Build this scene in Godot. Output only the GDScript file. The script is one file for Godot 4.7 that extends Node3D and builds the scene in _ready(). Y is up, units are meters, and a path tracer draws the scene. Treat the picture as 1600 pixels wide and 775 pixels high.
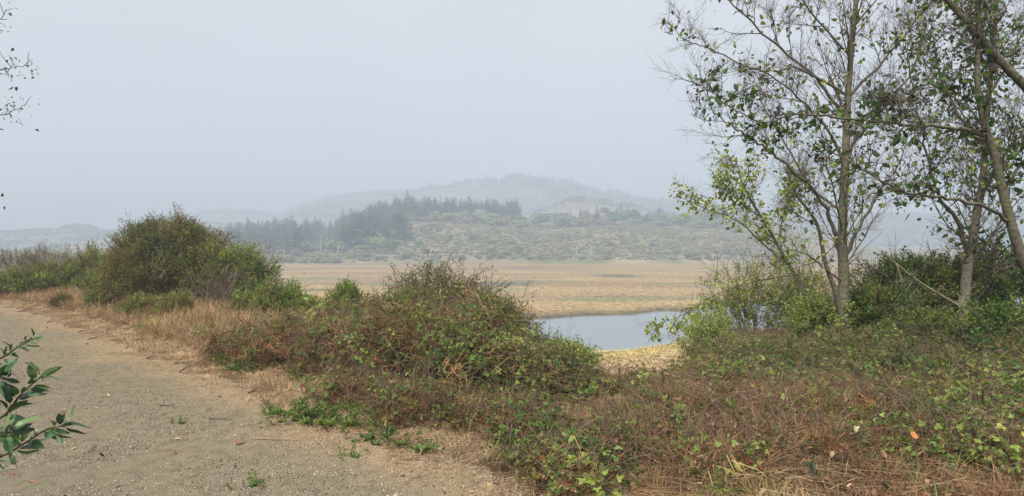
extends Node3D
# A bluff-top gravel trail above a hazy tidal marsh, river and wooded hills. y is up, metres.

var rng := RandomNumberGenerator.new()
var na := FastNoiseLite.new()
var nb := FastNoiseLite.new()
var M := {}
var used := {}

# ------------------------------------------------------------------ mesh building
class Builder:
	var v := PackedVector3Array()
	var n := PackedVector3Array()
	var c := PackedColorArray()
	var idx := PackedInt32Array()

	func tube(p: Array, r0: float, r1: float, sides: int, col: Color, power := 1.0, wob := 0.0) -> void:
		var k := p.size()
		var first := v.size()
		var side := Vector3(0.31, 0.2, 0.93)
		for i in k:
			var a: Vector3 = p[maxi(i - 1, 0)]
			var b: Vector3 = p[mini(i + 1, k - 1)]
			var t := (b - a).normalized()
			side = side - t * side.dot(t)
			if side.length() < 0.05:
				side = t.cross(Vector3(0.2, 0.1, 1.0))
			side = side.normalized()
			var up := t.cross(side)
			var f := float(i) / float(k - 1)
			var r := lerpf(r0, r1, pow(f, power))
			if wob > 0.0:
				r *= 1.0 + wob * sin(float(i) * 2.7 + r0 * 90.0)
			for s in sides:
				var ang := TAU * float(s) / float(sides)
				var d := side * cos(ang) + up * sin(ang)
				v.append(p[i] + d * r)
				n.append(d)
				c.append(col)
		for i in k - 1:
			for s in sides:
				var a0 := first + i * sides + s
				var a1 := first + i * sides + (s + 1) % sides
				var b0 := a0 + sides
				var b1 := a1 + sides
				idx.append_array(PackedInt32Array([a0, b0, a1, a1, b0, b1]))

	func face(a: Vector3, b: Vector3, d: Vector3, col: Color) -> void:
		var m := (d - a).cross(b - a).normalized()
		var f := v.size()
		v.append_array(PackedVector3Array([a, b, d]))
		n.append_array(PackedVector3Array([m, m, m]))
		c.append_array(PackedColorArray([col, col, col]))
		idx.append_array(PackedInt32Array([f, f + 1, f + 2]))

	# a small leaf: two or four faces folded at the midrib
	func leaf(base: Vector3, dir: Vector3, up: Vector3, ln: float, wd: float, fold: float, col: Color, fine: bool) -> void:
		var across := dir.cross(up).normalized()
		var top := across.cross(dir).normalized()
		var mid := base + dir * ln * 0.42 - top * fold * wd
		var tip := base + dir * ln - top * fold * ln * 0.35
		var l := mid + across * wd * 0.5 + top * fold * wd * 1.6
		var r := mid - across * wd * 0.5 + top * fold * wd * 1.6
		if fine:
			face(base, l, mid, col)
			face(base, mid, r, col)
			face(l, tip, mid, col)
			face(mid, tip, r, col)
		else:
			face(base, l, tip, col)
			face(base, tip, r, col)

	# a grass blade of two bent segments
	func blade(base: Vector3, dir: Vector3, bend: Vector3, ln: float, wd: float, col: Color) -> void:
		var across := dir.cross(bend + Vector3(0.01, 0.02, 0.013)).normalized() * wd * 0.5
		var m := base + dir * ln * 0.55
		var t := m + (dir + bend).normalized() * ln * 0.45
		face(base - across, base + across, m + across * 0.8, col)
		face(base - across, m + across * 0.8, m - across * 0.8, col)
		face(m - across * 0.8, m + across * 0.8, t, col)

	func surface(mesh: ArrayMesh, mat: Material) -> void:
		if v.is_empty():
			return
		var a := []
		a.resize(Mesh.ARRAY_MAX)
		a[Mesh.ARRAY_VERTEX] = v
		a[Mesh.ARRAY_NORMAL] = n
		a[Mesh.ARRAY_COLOR] = c
		a[Mesh.ARRAY_INDEX] = idx
		mesh.add_surface_from_arrays(Mesh.PRIMITIVE_TRIANGLES, a)
		mesh.surface_set_material(mesh.get_surface_count() - 1, mat)

	func mesh(mat: Material) -> ArrayMesh:
		var m := ArrayMesh.new()
		surface(m, mat)
		return m

# ------------------------------------------------------------------ scene helpers
func numbered(called: String) -> String:
	if not used.has(called):
		used[called] = 0
		return called
	used[called] += 1
	return "%s_%03d" % [called, used[called]]

func tag(o: Node, label: String, category: String, group := "", kind := "") -> void:
	if label: o.set_meta("label", label)
	if category: o.set_meta("category", category)
	if group: o.set_meta("group", group)
	if kind: o.set_meta("kind", kind)

func thing(called: String, at: Vector3, label: String, category: String, group := "") -> Node3D:
	var o := Node3D.new()
	o.name = numbered(called)
	add_child(o)
	o.position = at
	tag(o, label, category, group)
	return o

func part(called: String, mesh: Mesh, parent: Node, at := Transform3D()) -> MeshInstance3D:
	var o := MeshInstance3D.new()
	o.name = numbered(called) if parent == self else called
	o.mesh = mesh
	parent.add_child(o, true)
	o.transform = at
	return o

func setting(called: String, mesh: Mesh) -> MeshInstance3D:
	var o := part(called, mesh, self)
	o.set_meta("kind", "structure")
	return o

class Copies:
	var buf := PackedFloat32Array()
	var count := 0
	func add(b: Basis, o: Vector3, col: Color) -> void:
		buf.append_array(PackedFloat32Array([b.x.x, b.y.x, b.z.x, o.x, b.x.y, b.y.y, b.z.y, o.y, b.x.z, b.y.z, b.z.z, o.z, col.r, col.g, col.b, 1.0]))
		count += 1

func scatter(called: String, mesh: Mesh, k: Copies, parent: Node, stuff := true) -> MultiMeshInstance3D:
	if k.count == 0:
		return null
	var mm := MultiMesh.new()
	mm.transform_format = MultiMesh.TRANSFORM_3D
	mm.use_colors = true
	mm.mesh = mesh
	mm.instance_count = k.count
	mm.buffer = k.buf
	var o := MultiMeshInstance3D.new()
	o.name = numbered(called) if parent == self else called
	o.multimesh = mm
	parent.add_child(o, true)
	if stuff: o.set_meta("kind", "stuff")
	return o

func rnd(a: float, b: float) -> float:
	return rng.randf_range(a, b)

func rvec() -> Vector3:
	var z := rng.randf_range(-1.0, 1.0)
	var t := rng.randf_range(0.0, TAU)
	var r := sqrt(1.0 - z * z)
	return Vector3(r * cos(t), z, r * sin(t))

func pick(a: Array) -> Variant:
	return a[rng.randi() % a.size()]

func vary(c: Color, k: float) -> Color:
	var f := 1.0 + rnd(-k, k)
	var g := rnd(-k, k) * 0.35
	return Color(c.r * f * (1.0 + g), c.g * f, c.b * f * (1.0 - g))

# a basis whose y axis is dir, spun at random
func along(dir: Vector3, sc := 1.0) -> Basis:
	var y := dir.normalized()
	var x := y.cross(Vector3(0.13, 0.24, 0.96))
	if x.length() < 0.05: x = y.cross(Vector3(1, 0, 0))
	x = x.normalized().rotated(y, rnd(0, TAU))
	return Basis(x * sc, y * sc, x.cross(y) * sc)

func table(xs: Array, ys: Array, x: float) -> float:
	if x <= xs[0]: return ys[0]
	for i in range(1, xs.size()):
		if x <= xs[i]:
			var t: float = (x - xs[i - 1]) / (xs[i] - xs[i - 1])
			t = t * t * (3.0 - 2.0 * t)
			return lerpf(ys[i - 1], ys[i], t)
	return ys[-1]

# ------------------------------------------------------------------ materials
func noise_tex(seed_: int, freq: float, ramp: Array, size := 512, fractal := 5, kind := FastNoiseLite.TYPE_SIMPLEX_SMOOTH) -> NoiseTexture2D:
	var t := NoiseTexture2D.new()
	t.width = size
	t.height = size
	t.seamless = true
	t.normalize = true
	var f := FastNoiseLite.new()
	f.seed = seed_
	f.noise_type = kind
	f.frequency = freq
	f.fractal_octaves = fractal
	f.fractal_gain = 0.62
	t.noise = f
	var g := Gradient.new()
	var off := PackedFloat32Array()
	var cols := PackedColorArray()
	for r in ramp:
		off.append(r[0])
		cols.append(r[1])
	g.offsets = off
	g.colors = cols
	t.color_ramp = g
	return t

func grey(a: float) -> Color:
	return Color(a, a, a)

func surface_mat(rough: float, tex: Texture2D = null, sc := 1.0, detail: Texture2D = null, dsc := 1.0, bump: Texture2D = null, depth := 0.0) -> StandardMaterial3D:
	var m := StandardMaterial3D.new()
	m.vertex_color_use_as_albedo = true
	m.roughness = rough
	m.metallic_specular = 0.25
	if tex:
		m.albedo_texture = tex
		m.uv1_triplanar = true
		m.uv1_world_triplanar = true
		m.uv1_scale = Vector3.ONE * sc
	if detail:
		m.detail_enabled = true
		m.detail_albedo = detail
		m.detail_blend_mode = BaseMaterial3D.BLEND_MODE_MUL
		m.detail_uv_layer = BaseMaterial3D.DETAIL_UV_2
		m.uv2_triplanar = true
		m.uv2_world_triplanar = true
		m.uv2_scale = Vector3.ONE * dsc
	if bump:
		m.heightmap_enabled = true
		m.heightmap_texture = bump
		m.heightmap_scale = depth
	return m

func leaf_mat(rough: float, back: Color, spec := 0.4) -> StandardMaterial3D:
	var m := StandardMaterial3D.new()
	m.vertex_color_use_as_albedo = true
	m.roughness = rough
	m.metallic_specular = spec
	m.cull_mode = BaseMaterial3D.CULL_DISABLED
	m.backlight_enabled = true
	m.backlight = back
	return m

func make_materials() -> void:
	M.leaf = leaf_mat(0.55, Color(0.86, 0.9, 0.55))
	M.waxy = leaf_mat(0.5, Color(0.4, 0.45, 0.3), 0.5)
	M.dry = leaf_mat(0.85, Color(0.5, 0.5, 0.45), 0.2)
	M.bark = surface_mat(0.9, noise_tex(11, 0.02, [[0.0, grey(0.62)], [0.45, grey(0.86)], [0.6, grey(1.0)], [1.0, grey(1.0)]]), 2.0, noise_tex(12, 0.012, [[0.0, Color(0.75, 0.72, 0.66)], [0.5, Color(1, 1, 1)], [0.62, Color(0.86, 0.95, 0.74)], [1.0, Color(1, 1, 1)]]), 0.9, noise_tex(13, 0.03, [[0.0, grey(0)], [1.0, grey(1)]]), 0.3)
	M.twig = surface_mat(0.9)
	M.far = surface_mat(0.95)
	M.soil = surface_mat(0.97, noise_tex(21, 0.008, [[0.0, Color(0.62, 0.58, 0.52)], [0.5, Color(0.85, 0.83, 0.8)], [1.0, Color(1, 1, 1)]]), 0.35, noise_tex(22, 0.05, [[0.0, grey(0.45)], [0.5, grey(0.85)], [1.0, grey(1.0)]]), 1.3, noise_tex(23, 0.05, [[0.0, grey(0)], [1.0, grey(1)]]), 1.5)
	M.gravel = surface_mat(0.96, noise_tex(31, 0.2, [[0.0, Color(0.3, 0.3, 0.3)], [0.3, Color(0.62, 0.61, 0.6)], [0.5, Color(0.84, 0.83, 0.82)], [0.72, Color(1, 1, 1)], [1.0, Color(1, 1, 1)]], 1024, 3), 0.45, noise_tex(32, 0.03, [[0.0, Color(0.8, 0.78, 0.76)], [0.45, Color(0.93, 0.92, 0.91)], [1.0, Color(1, 1, 1)]]), 0.4, noise_tex(33, 0.12, [[0.0, grey(0)], [1.0, grey(1)]], 1024, 4), 1.2)
	M.marsh = surface_mat(0.98, noise_tex(41, 0.02, [[0.0, Color(0.6, 0.58, 0.55)], [0.5, Color(0.86, 0.84, 0.82)], [1.0, Color(1, 1, 1)]]), 0.06, noise_tex(42, 0.03, [[0.0, grey(0.6)], [0.5, grey(0.9)], [1.0, grey(1.0)]]), 0.35)
	var w := StandardMaterial3D.new()
	w.albedo_color = Color(0.13, 0.155, 0.16).linear_to_srgb()
	w.roughness = 0.06
	w.metallic_specular = 0.7
	w.normal_enabled = true
	w.normal_texture = noise_normal(51)
	w.normal_scale = 0.05
	w.uv1_triplanar = true
	w.uv1_world_triplanar = true
	w.uv1_scale = Vector3(0.05, 0.05, 0.09)
	M.water = w

func noise_normal(seed_: int) -> NoiseTexture2D:
	var t := NoiseTexture2D.new()
	t.width = 512
	t.height = 512
	t.seamless = true
	t.as_normal_map = true
	t.bump_strength = 3.0
	var f := FastNoiseLite.new()
	f.seed = seed_
	f.frequency = 0.02
	t.noise = f
	return t

# ------------------------------------------------------------------ terrain
const WATER_Y := -10.8
const MARSH_Y := -10.4
# right-hand edge of the trail, walked away from the viewer, and the lip of the bluff
var trail_edge := [Vector2(3.0, 5.0), Vector2(1.5, 0.0), Vector2(0.7, -2.6), Vector2(-0.04, -4.17), Vector2(-0.28, -4.41), Vector2(-0.74, -4.85), Vector2(-1.15, -5.11), Vector2(-1.70, -5.52), Vector2(-2.25, -6.08), Vector2(-2.77, -6.92), Vector2(-3.56, -7.56), Vector2(-5.22, -9.04), Vector2(-7.19, -11.09), Vector2(-9.36, -13.21), Vector2(-12.08, -15.71), Vector2(-14.6, -17.2), Vector2(-19.6, -19.6), Vector2(-30.0, -24.5)]
var lip := [Vector2(-70.0, -62.0), Vector2(-32.0, -36.0), Vector2(-20.0, -28.0), Vector2(-12.0, -22.0), Vector2(-6.0, -17.0), Vector2(-2.0, -13.0), Vector2(0.3, -9.6), Vector2(1.1, -7.5), Vector2(2.3, -7.5), Vector2(3.5, -10.4), Vector2(8.0, -12.4), Vector2(14.0, -13.0), Vector2(30.0, -14.0), Vector2(60.0, -15.0)]

# signed distance to a polyline; positive on the left of its direction of travel
func sdist(line: Array, x: float, z: float) -> float:
	var p := Vector2(x, z)
	var best := 1e9
	var sgn := 1.0
	for i in line.size() - 1:
		var a: Vector2 = line[i]
		var b: Vector2 = line[i + 1]
		var e := b - a
		var t := clampf((p - a).dot(e) / e.length_squared(), 0.0, 1.0)
		var d := p.distance_squared_to(a + e * t)
		if d < best:
			best = d
			sgn = signf(e.x * (p.y - a.y) - e.y * (p.x - a.x))
	return sqrt(best) * sgn

# metres to the bluff side of the trail's edge
func off_trail(x: float, z: float) -> float:
	return sdist(trail_edge, x, z)

func ground_y(x: float, z: float) -> float:
	var t := off_trail(x, z)
	var y := 0.0
	if t > 0.3:
		var k := smoothstep(0.3, 2.2, t)
		y += k * (0.10 * na.get_noise_2d(x * 40.0, z * 40.0) + 0.10)
	var b := -sdist(lip, x, z)
	if b > -0.8:
		var u := b + 0.8
		y -= minf(u * u * 0.22, u * 0.62 - 0.3) if u > 0.7 else u * u * 0.22
		y = maxf(y, -11.6)
	return y

# far bank (away) and near bank of the river as z for a given x
func bank_far(x: float) -> float:
	return table([-60.0, -25.0, -5.0, 3.0, 15.0, 29.0, 45.0, 63.0, 100.0, 160.0], [-62.0, -84.0, -99.0, -103.0, -108.0, -115.0, -126.0, -139.0, -165.0, -200.0], x) + 1.6 * na.get_noise_2d(x * 6.0, 3.0)

func bank_near(x: float) -> float:
	return table([-60.0, -25.0, -5.0, 9.0, 22.0, 35.0, 60.0, 100.0, 160.0], [-40.0, -52.0, -63.0, -71.5, -78.0, -85.0, -98.0, -120.0, -150.0], x) + 0.8 * na.get_noise_2d(x * 8.0, 90.0)

# how far a point lies inside open water (metres, positive inside)
func wet(x: float, z: float) -> float:
	var w := minf(z - bank_far(x), bank_near(x) - z)
	# small tidal channel and a pool on the flat
	var c := 1.4 - absf(z + 155.0 + 2.5 * sin(x * 0.16) + (x + 47.0) * 0.1) if x > -60.0 and x < -36.0 else -9.0
	w = maxf(w, minf(c, minf(x + 58.0, -38.0 - x)))
	var e := Vector2((x + 2.5) / 6.5, (z + 176.0 + 0.25 * x) / 5.0).length()
	w = maxf(w, (1.0 - e) * 4.0)
	e = Vector2((x - 33.0) / 3.5, (z + 212.0) / 4.0).length()
	return maxf(w, (1.0 - e) * 2.5)

func marsh_y(x: float, z: float) -> float:
	var w := wet(x, z)
	var y := MARSH_Y + 0.16 * na.get_noise_2d(x * 2.0, z * 2.0)
	if w > -1.6:
		y = lerpf(y, WATER_Y - 0.9, smoothstep(-1.4, 2.4, w))
	return y

func marsh_color(x: float, z: float) -> Color:
	var a := na.get_noise_2d(x * 0.9 + 300.0, z * 2.6) + 0.5 * nb.get_noise_2d(x * 3.0, z * 8.0)
	var b := nb.get_noise_2d(x * 0.7, z * 1.9 + 800.0)
	var straw := Color(0.54, 0.405, 0.195)
	var tan := Color(0.45, 0.32, 0.165)
	var rust := Color(0.39, 0.25, 0.155)
	var green := Color(0.27, 0.29, 0.13)
	var c := tan.lerp(straw, smoothstep(-0.25, 0.45, a))
	c = c.lerp(rust, smoothstep(0.1, 0.5, -a) * 0.7)
	c = c.lerp(green, smoothstep(0.1, 0.42, b) * 0.75)
	var w := wet(x, z)
	if w > -9.0 and z < bank_near(x) - 2.0:
		c = c.lerp(Color(0.26, 0.22, 0.10), smoothstep(-7.0, -1.0, w) * 0.75)  # sedge along the channels
	if z > bank_near(x) - 2.0:
		c = c.lerp(Color(0.50, 0.40, 0.10), smoothstep(-9.0, -0.5, w) * 0.8)  # yellow grass on the near shore
	if w > -1.0:
		c = c.lerp(Color(0.08, 0.07, 0.05), smoothstep(-1.0, 0.0, w))  # wet mud
	return c

# middle hill
var ridge_x := [-330.0, -235.0, -200.0, -165.0, -138.0, -124.0, -105.0, -80.0, -50.0, 0.0, 14.0, 50.0, 85.0, 120.0, 150.0, 190.0, 240.0, 300.0]
var ridge_h := [-6.0, -2.0, 3.0, 5.0, 5.0, 10.0, 17.0, 22.0, 21.0, 20.0, 16.5, 17.0, 17.0, 15.0, 18.0, 15.0, 4.0, -9.0]

func hill_y(x: float, z: float) -> float:
	var d := -z
	var foot := table([-330.0, -150.0, -120.0, 0.0, 120.0, 160.0, 300.0], [345.0, 335.0, 318.0, 312.0, 312.0, 330.0, 420.0], x)
	var top := table(ridge_x, ridge_h, x * 520.0 / maxf(d, 400.0))
	var t := (d - foot) / (520.0 - foot)
	var k := pow(clampf(t, 0.0, 1.0), 0.74)
	if t > 1.0: k = 1.0 - 0.3 * smoothstep(1.0, 2.0, t)
	var y := MARSH_Y - 0.5 + (top - MARSH_Y + 0.5) * k
	y += smoothstep(0.05, 0.3, t) * (3.2 * na.get_noise_2d(x * 0.9, z * 0.9) + 1.0 * nb.get_noise_2d(x * 2.0, z * 2.0))
	return y

# a grid sheet; fx(i), given as arrays of x (per row, by scale) and z
func sheet(xs: PackedFloat32Array, zs: PackedFloat32Array, fan: bool, hy: Callable, hc: Callable, mat: Material) -> ArrayMesh:
	var b := Builder.new()
	var w := xs.size()
	for z in zs:
		for x0 in xs:
			var x := x0 * (-z) if fan else x0
			b.v.append(Vector3(x, hy.call(x, z), z))
			b.c.append(hc.call(x, z))
	b.n.resize(b.v.size())
	for r in zs.size():
		for q in w:
			var i := r * w + q
			var e := b.v[r * w + mini(q + 1, w - 1)] - b.v[r * w + maxi(q - 1, 0)]
			var s := b.v[maxi(r - 1, 0) * w + q] - b.v[mini(r + 1, zs.size() - 1) * w + q]
			b.n[i] = s.cross(e).normalized()
			if b.n[i].y < 0.0: b.n[i] = -b.n[i]
			if r < zs.size() - 1 and q < w - 1:
				b.idx.append_array(PackedInt32Array([i, i + w, i + 1, i + 1, i + w, i + w + 1]))
	return b.mesh(mat)

func steps(a: float, b: float, n: int) -> PackedFloat32Array:
	var out := PackedFloat32Array()
	for i in n + 1: out.append(lerpf(a, b, float(i) / n))
	return out

func growing(a: float, b: float, n: int) -> PackedFloat32Array:
	var out := PackedFloat32Array()
	for i in n + 1: out.append(-a * pow(b / a, float(i) / n))
	return out

# ------------------------------------------------------------------ far vegetation
func conifer_meshes(sd: int, slim: float) -> Array:
	rng.seed = sd
	var t := Builder.new()
	t.tube([Vector3(0, -0.06, 0), Vector3(0.004, 0.4, 0.003), Vector3(0, 0.96, 0.002)], 0.016, 0.002, 5, Color(0.1, 0.075, 0.055))
	var b := Builder.new()
	var levels := 17
	for i in levels:
		var f := float(i) / levels
		var y := 0.12 + 0.86 * f
		var reach := slim * (1.0 - pow(f, 1.7)) * rnd(0.75, 1.15) + 0.025
		if f < 0.15: reach *= 0.6 + f * 2.5
		var k := 8 if f < 0.6 else 6
		for j in k:
			if rng.randf() < 0.12: continue
			var a := TAU * (j + rnd(-0.4, 0.4)) / k + i * 1.1
			var out := Vector3(cos(a), rnd(-0.42, 0.02), sin(a))
			var across := Vector3(-sin(a), 0, cos(a))
			var r := reach * rnd(0.6, 1.2)
			var yy := y + rnd(-0.02, 0.02)
			var o := Vector3(0, yy, 0)
			var col := vary(Color(1, 1, 1), 0.22)
			for s in 4:
				var g0 := (s * 0.22) * r
				var at := o + out * g0
				var tip := o + out * (g0 + r * 0.42) + across * rnd(-0.3, 0.3) * r + Vector3(0, rnd(-0.03, 0.012), 0)
				var wd := r * rnd(0.2, 0.36) * (1.0 - s * 0.15)
				b.face(at - across * wd + Vector3(0, rnd(-0.025, 0.01), 0), at + across * wd + Vector3(0, rnd(-0.025, 0.01), 0), tip, col)
	b.tube([Vector3(0, 0.9, 0), Vector3(0.003, 1.0, 0)], 0.006, 0.001, 3, Color(1, 1, 1))
	return [t, b]

func clump_mesh(sd: int, n: int, leaf: float, flat_: float, lobes: int) -> Builder:
	rng.seed = sd
	var b := Builder.new()
	var cs := []
	for i in lobes:
		var d := rvec()
		cs.append([Vector3(d.x * 0.3, 0.42 + absf(d.y) * 0.28 * flat_, d.z * 0.3), rnd(0.2, 0.34)])
	for i in n:
		var l: Array = pick(cs)
		var d := rvec()
		if d.y < -0.35: d.y = -d.y
		var p: Vector3 = l[0] + Vector3(d.x, d.y * flat_, d.z) * l[1] * rnd(0.7, 1.1)
		p.y = maxf(p.y, 0.02)
		var u := (d + rvec() * 0.7).normalized()
		var e := u.cross(rvec()).normalized() * leaf
		var g := u.cross(e).normalized() * leaf
		var col := vary(Color(1, 1, 1), 0.3)
		b.face(p - e, p + g * rnd(0.5, 1.2), p + e * rnd(0.6, 1.2), col)
		b.face(p - e * rnd(0.4, 1.0) + u * leaf * 0.5, p - g * rnd(0.6, 1.2), p + e * 0.7, col)
	return b

func tinted(b: Builder, col: Color, mat: Material) -> ArrayMesh:
	var k := Builder.new()
	k.v = b.v
	k.n = b.n
	k.idx = b.idx
	for c in b.c: k.c.append(Color(c.r * col.r, c.g * col.g, c.b * col.b))
	return k.mesh(mat)

func ridge_land(called: String, xs: Array, hs: Array, zr: float, front: float, back: float, foot: float, ca: Color, cb: Color, nx: int, nz: int, rough: float) -> Callable:
	var hy := func(x: float, z: float) -> float:
		var top := table(xs, hs, x) + rough * 0.55 * nb.get_noise_2d(x * 0.55 + zr, 7.0)
		var t: float = 1.0 - (z - zr) / front if z > zr else 1.0 - (zr - z) / back
		t = clampf(t, 0.0, 1.0)
		var k := t * t * (3.0 - 2.0 * t)
		return foot + (top - foot) * k + rough * k * (na.get_noise_2d(x * 0.35 + 50.0, z * 0.35) + 0.4 * nb.get_noise_2d(x * 0.8, z * 0.8)) * (0.35 + 0.65 * (1.0 - k))
	var hc := func(x: float, z: float) -> Color:
		return ca.lerp(cb, smoothstep(-0.15, 0.35, nb.get_noise_2d(x * 0.25, z * 0.5 + 90.0)))
	setting(called, sheet(steps(xs[0], xs[-1], nx), steps(zr + front, zr - back, nz), false, hy, hc, M.far))
	return hy

func build_far() -> void:
	# marsh flat, carved by the river, its channel and pools
	var mx := PackedFloat32Array()
	for i in 401: mx.append(-0.95 + 1.9 * i / 400.0)
	setting("marsh", sheet(mx, growing(24.0, 1250.0, 330), true, marsh_y, marsh_color, M.marsh))
	var wb := PlaneMesh.new()
	wb.size = Vector2(330, 260)
	wb.material = M.water
	setting("river_water", wb).position = Vector3(40, WATER_Y, -160)

	# middle hill
	var dry := Color(0.185, 0.15, 0.085)
	var scrub := Color(0.12, 0.128, 0.055)
	var hill_c := func(x: float, z: float) -> Color:
		var a := nb.get_noise_2d(x * 1.1, z * 1.1) + 0.4 * na.get_noise_2d(x * 5.0, z * 5.0)
		var c := dry.lerp(scrub, smoothstep(-0.3, 0.25, a))
		if z > -335.0: c = c.lerp(Color(0.34, 0.25, 0.15), 0.5 * smoothstep(0.2, 0.4, na.get_noise_2d(x * 2.0, 5.0)))
		return c
	setting("middle_hill", sheet(steps(-360, 330, 170), steps(-306, -680, 110), false, hill_y, hill_c, M.far))

	# far land, from the viewer's left to right
	var left_y := ridge_land("hill_beyond_shrubs", [-980.0, -760.0, -690.0, -640.0, -600.0, -575.0, -560.0, -500.0, -440.0, -380.0, -300.0, -180.0], [-4.0, -3.0, 4.0, 8.0, 13.0, 15.0, 11.0, 11.0, 18.0, 20.0, 14.0, -12.0], -900, 300, 300, -12, Color(0.10, 0.115, 0.055), Color(0.14, 0.13, 0.07), 120, 40, 9.0)
	var second_y := ridge_land("knoll_behind_wood", [-60.0, 40.0, 75.0, 100.0, 140.0, 190.0, 260.0], [5.0, 36.0, 50.0, 54.0, 49.0, 34.0, 8.0], -880, 260, 220, -12, Color(0.2, 0.14, 0.09), Color(0.1, 0.1, 0.055), 80, 40, 5.0)
	var far_y := ridge_land("far_mountain", [-520.0, -300.0, -225.0, -150.0, -75.0, -25.0, 6.0, 31.0, 62.0, 112.0, 137.0, 187.0, 250.0, 350.0, 520.0, 700.0], [10.0, 66.0, 82.0, 97.0, 108.0, 113.0, 120.0, 112.0, 109.0, 105.0, 96.0, 84.0, 74.0, 62.0, 44.0, 20.0], -1300, 420, 300, -12, Color(0.07, 0.075, 0.04), Color(0.15, 0.105, 0.075), 130, 50, 14.0)
	ridge_land("faint_ridge", [-1150.0, -760.0, -640.0, -560.0, -501.0, -445.0, -390.0, -334.0, -278.0, -167.0, 200.0], [-10.0, 20.0, 62.0, 60.0, 52.0, 72.0, 90.0, 97.0, 101.0, 106.0, 60.0], -1450, 240, 160, -12, Color(0.07, 0.08, 0.05), Color(0.1, 0.1, 0.06), 90, 16, 14.0)
	var right_y := ridge_land("wooded_slope_across_marsh", [230.0, 330.0, 420.0, 520.0, 640.0, 800.0, 1000.0], [-12.0, 22.0, 36.0, 40.0, 34.0, 42.0, 30.0], -1080, 150, 260, -12, Color(0.08, 0.09, 0.05), Color(0.13, 0.12, 0.07), 70, 30, 8.0)

	# kinds of tree and bush
	var firs := []
	var tones := [Color(0.045, 0.09, 0.042), Color(0.06, 0.105, 0.046), Color(0.036, 0.075, 0.04)]
	for i in 6:
		var k := conifer_meshes(500 + i, [0.15, 0.2, 0.17, 0.27, 0.14, 0.24][i])
		firs.append([k[0].mesh(M.far), tinted(k[1], tones[i % 3], M.far)])
	var fir_crown := conifer_meshes(520, 0.19)
	var far_fir: ArrayMesh = fir_crown[1].mesh(M.far)
	var shapes := []
	for i in 5: shapes.append(clump_mesh(560 + i, 420, 0.075, [1.0, 0.8, 1.3, 0.7, 1.0][i], 7))
	var bush_tones := [Color(0.11, 0.15, 0.058), Color(0.15, 0.18, 0.07), Color(0.09, 0.125, 0.052), Color(0.17, 0.165, 0.08), Color(0.13, 0.145, 0.07), Color(0.19, 0.22, 0.09)]
	var bushes := []
	for i in 5:
		for j in bush_tones.size(): bushes.append(tinted(shapes[i], bush_tones[j], M.far))
	var plain_bush: ArrayMesh = shapes[1].mesh(M.far)

	# which end and depth of its group a far tree stands at, seen along the hill
	var where := func(w: Array, u: float, d: float) -> String:
		return ", %s %s" % [["trail end", "middle", "tree end"][clampi(int((u - w[0]) / (w[1] - w[0]) * 3.0), 0, 2)], "front" if d < (w[2] + w[3]) * 0.5 else "back"]

	# the wood: conifers on the middle hill, [bearing low, high, distance low, high, how many, height low, high, label, group]
	var woods := [
		[-0.43, -0.30, 350.0, 480.0, 76, 12.0, 17.0, "blue green conifer in the low wood behind the big round bush", "conifers on the low end of the middle hill"],
		[-0.30, -0.25, 420.0, 520.0, 20, 9.0, 13.0, "conifer above the pale gully between the two dark woods", "conifers above the gully"],
		[-0.255, -0.165, 350.0, 520.0, 96, 13.0, 18.0, "tall dark conifer in the dense wood on the steep hill flank", "conifers on the steep flank"],
		[-0.175, 0.012, 440.0, 530.0, 86, 11.0, 15.5, "dark conifer in the wood along the crest of middle hill", "conifers on the crest"],
		[0.06, 0.135, 450.0, 520.0, 12, 7.0, 11.0, "conifer among round trees on the scrubby crest", "conifers among the round trees"],
		[0.155, 0.185, 470.0, 510.0, 6, 10.0, 14.0, "pointed conifer of the small group topping the scrub slope", "small group of pointed conifers"],
		[0.215, 0.25, 480.0, 540.0, 6, 10.0, 13.0, "pointed conifer on the crest beyond the dead limbs of the sapling", "conifers beyond the sapling"]]
	rng.seed = 77
	for w in woods:
		for i in int(w[4]):
			var d := rnd(w[2], w[3])
			var x := rnd(w[0], w[1]) * d
			var h := rnd(w[5] * 0.7, w[6] * 1.05) * (1.0 if rng.randf() > 0.1 else 1.2)
			var o := thing("conifer", Vector3(x, hill_y(x, -d) - 0.3, -d), w[7] + where.call(w, x / d, d), "conifer", w[8])
			var kind: Array = firs[rng.randi() % 6]
			part("trunk", kind[0], o)
			part("crown", kind[1], o)
			var sp := rnd(1.1, 2.3)
			o.basis = Basis(Vector3.UP, rnd(0, TAU)).scaled(Vector3(h * sp, h, h * sp))

	# the depth of the wood behind the trees one can tell apart
	var deep_wood := Copies.new()
	for i in 420:
		var d := rnd(380, 560)
		var a := rnd(-0.43, 0.012)
		if a > -0.30 and a < -0.255 and d < 450.0: continue
		if a > -0.165 and d < 455.0 + 25.0 * sin(a * 60.0): continue
		var x := a * d
		var h := rnd(10, 15.5)
		deep_wood.add(Basis(Vector3.UP, rnd(0, TAU)).scaled(Vector3(h * 1.6, h, h * 1.6)), Vector3(x, hill_y(x, -d) - 0.4, -d), vary(Color(0.042, 0.078, 0.041), 0.25))
	tag(scatter("hill_forest", far_fir, deep_wood, self), "depth of the dark wood covering the middle hill", "forest")

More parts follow.
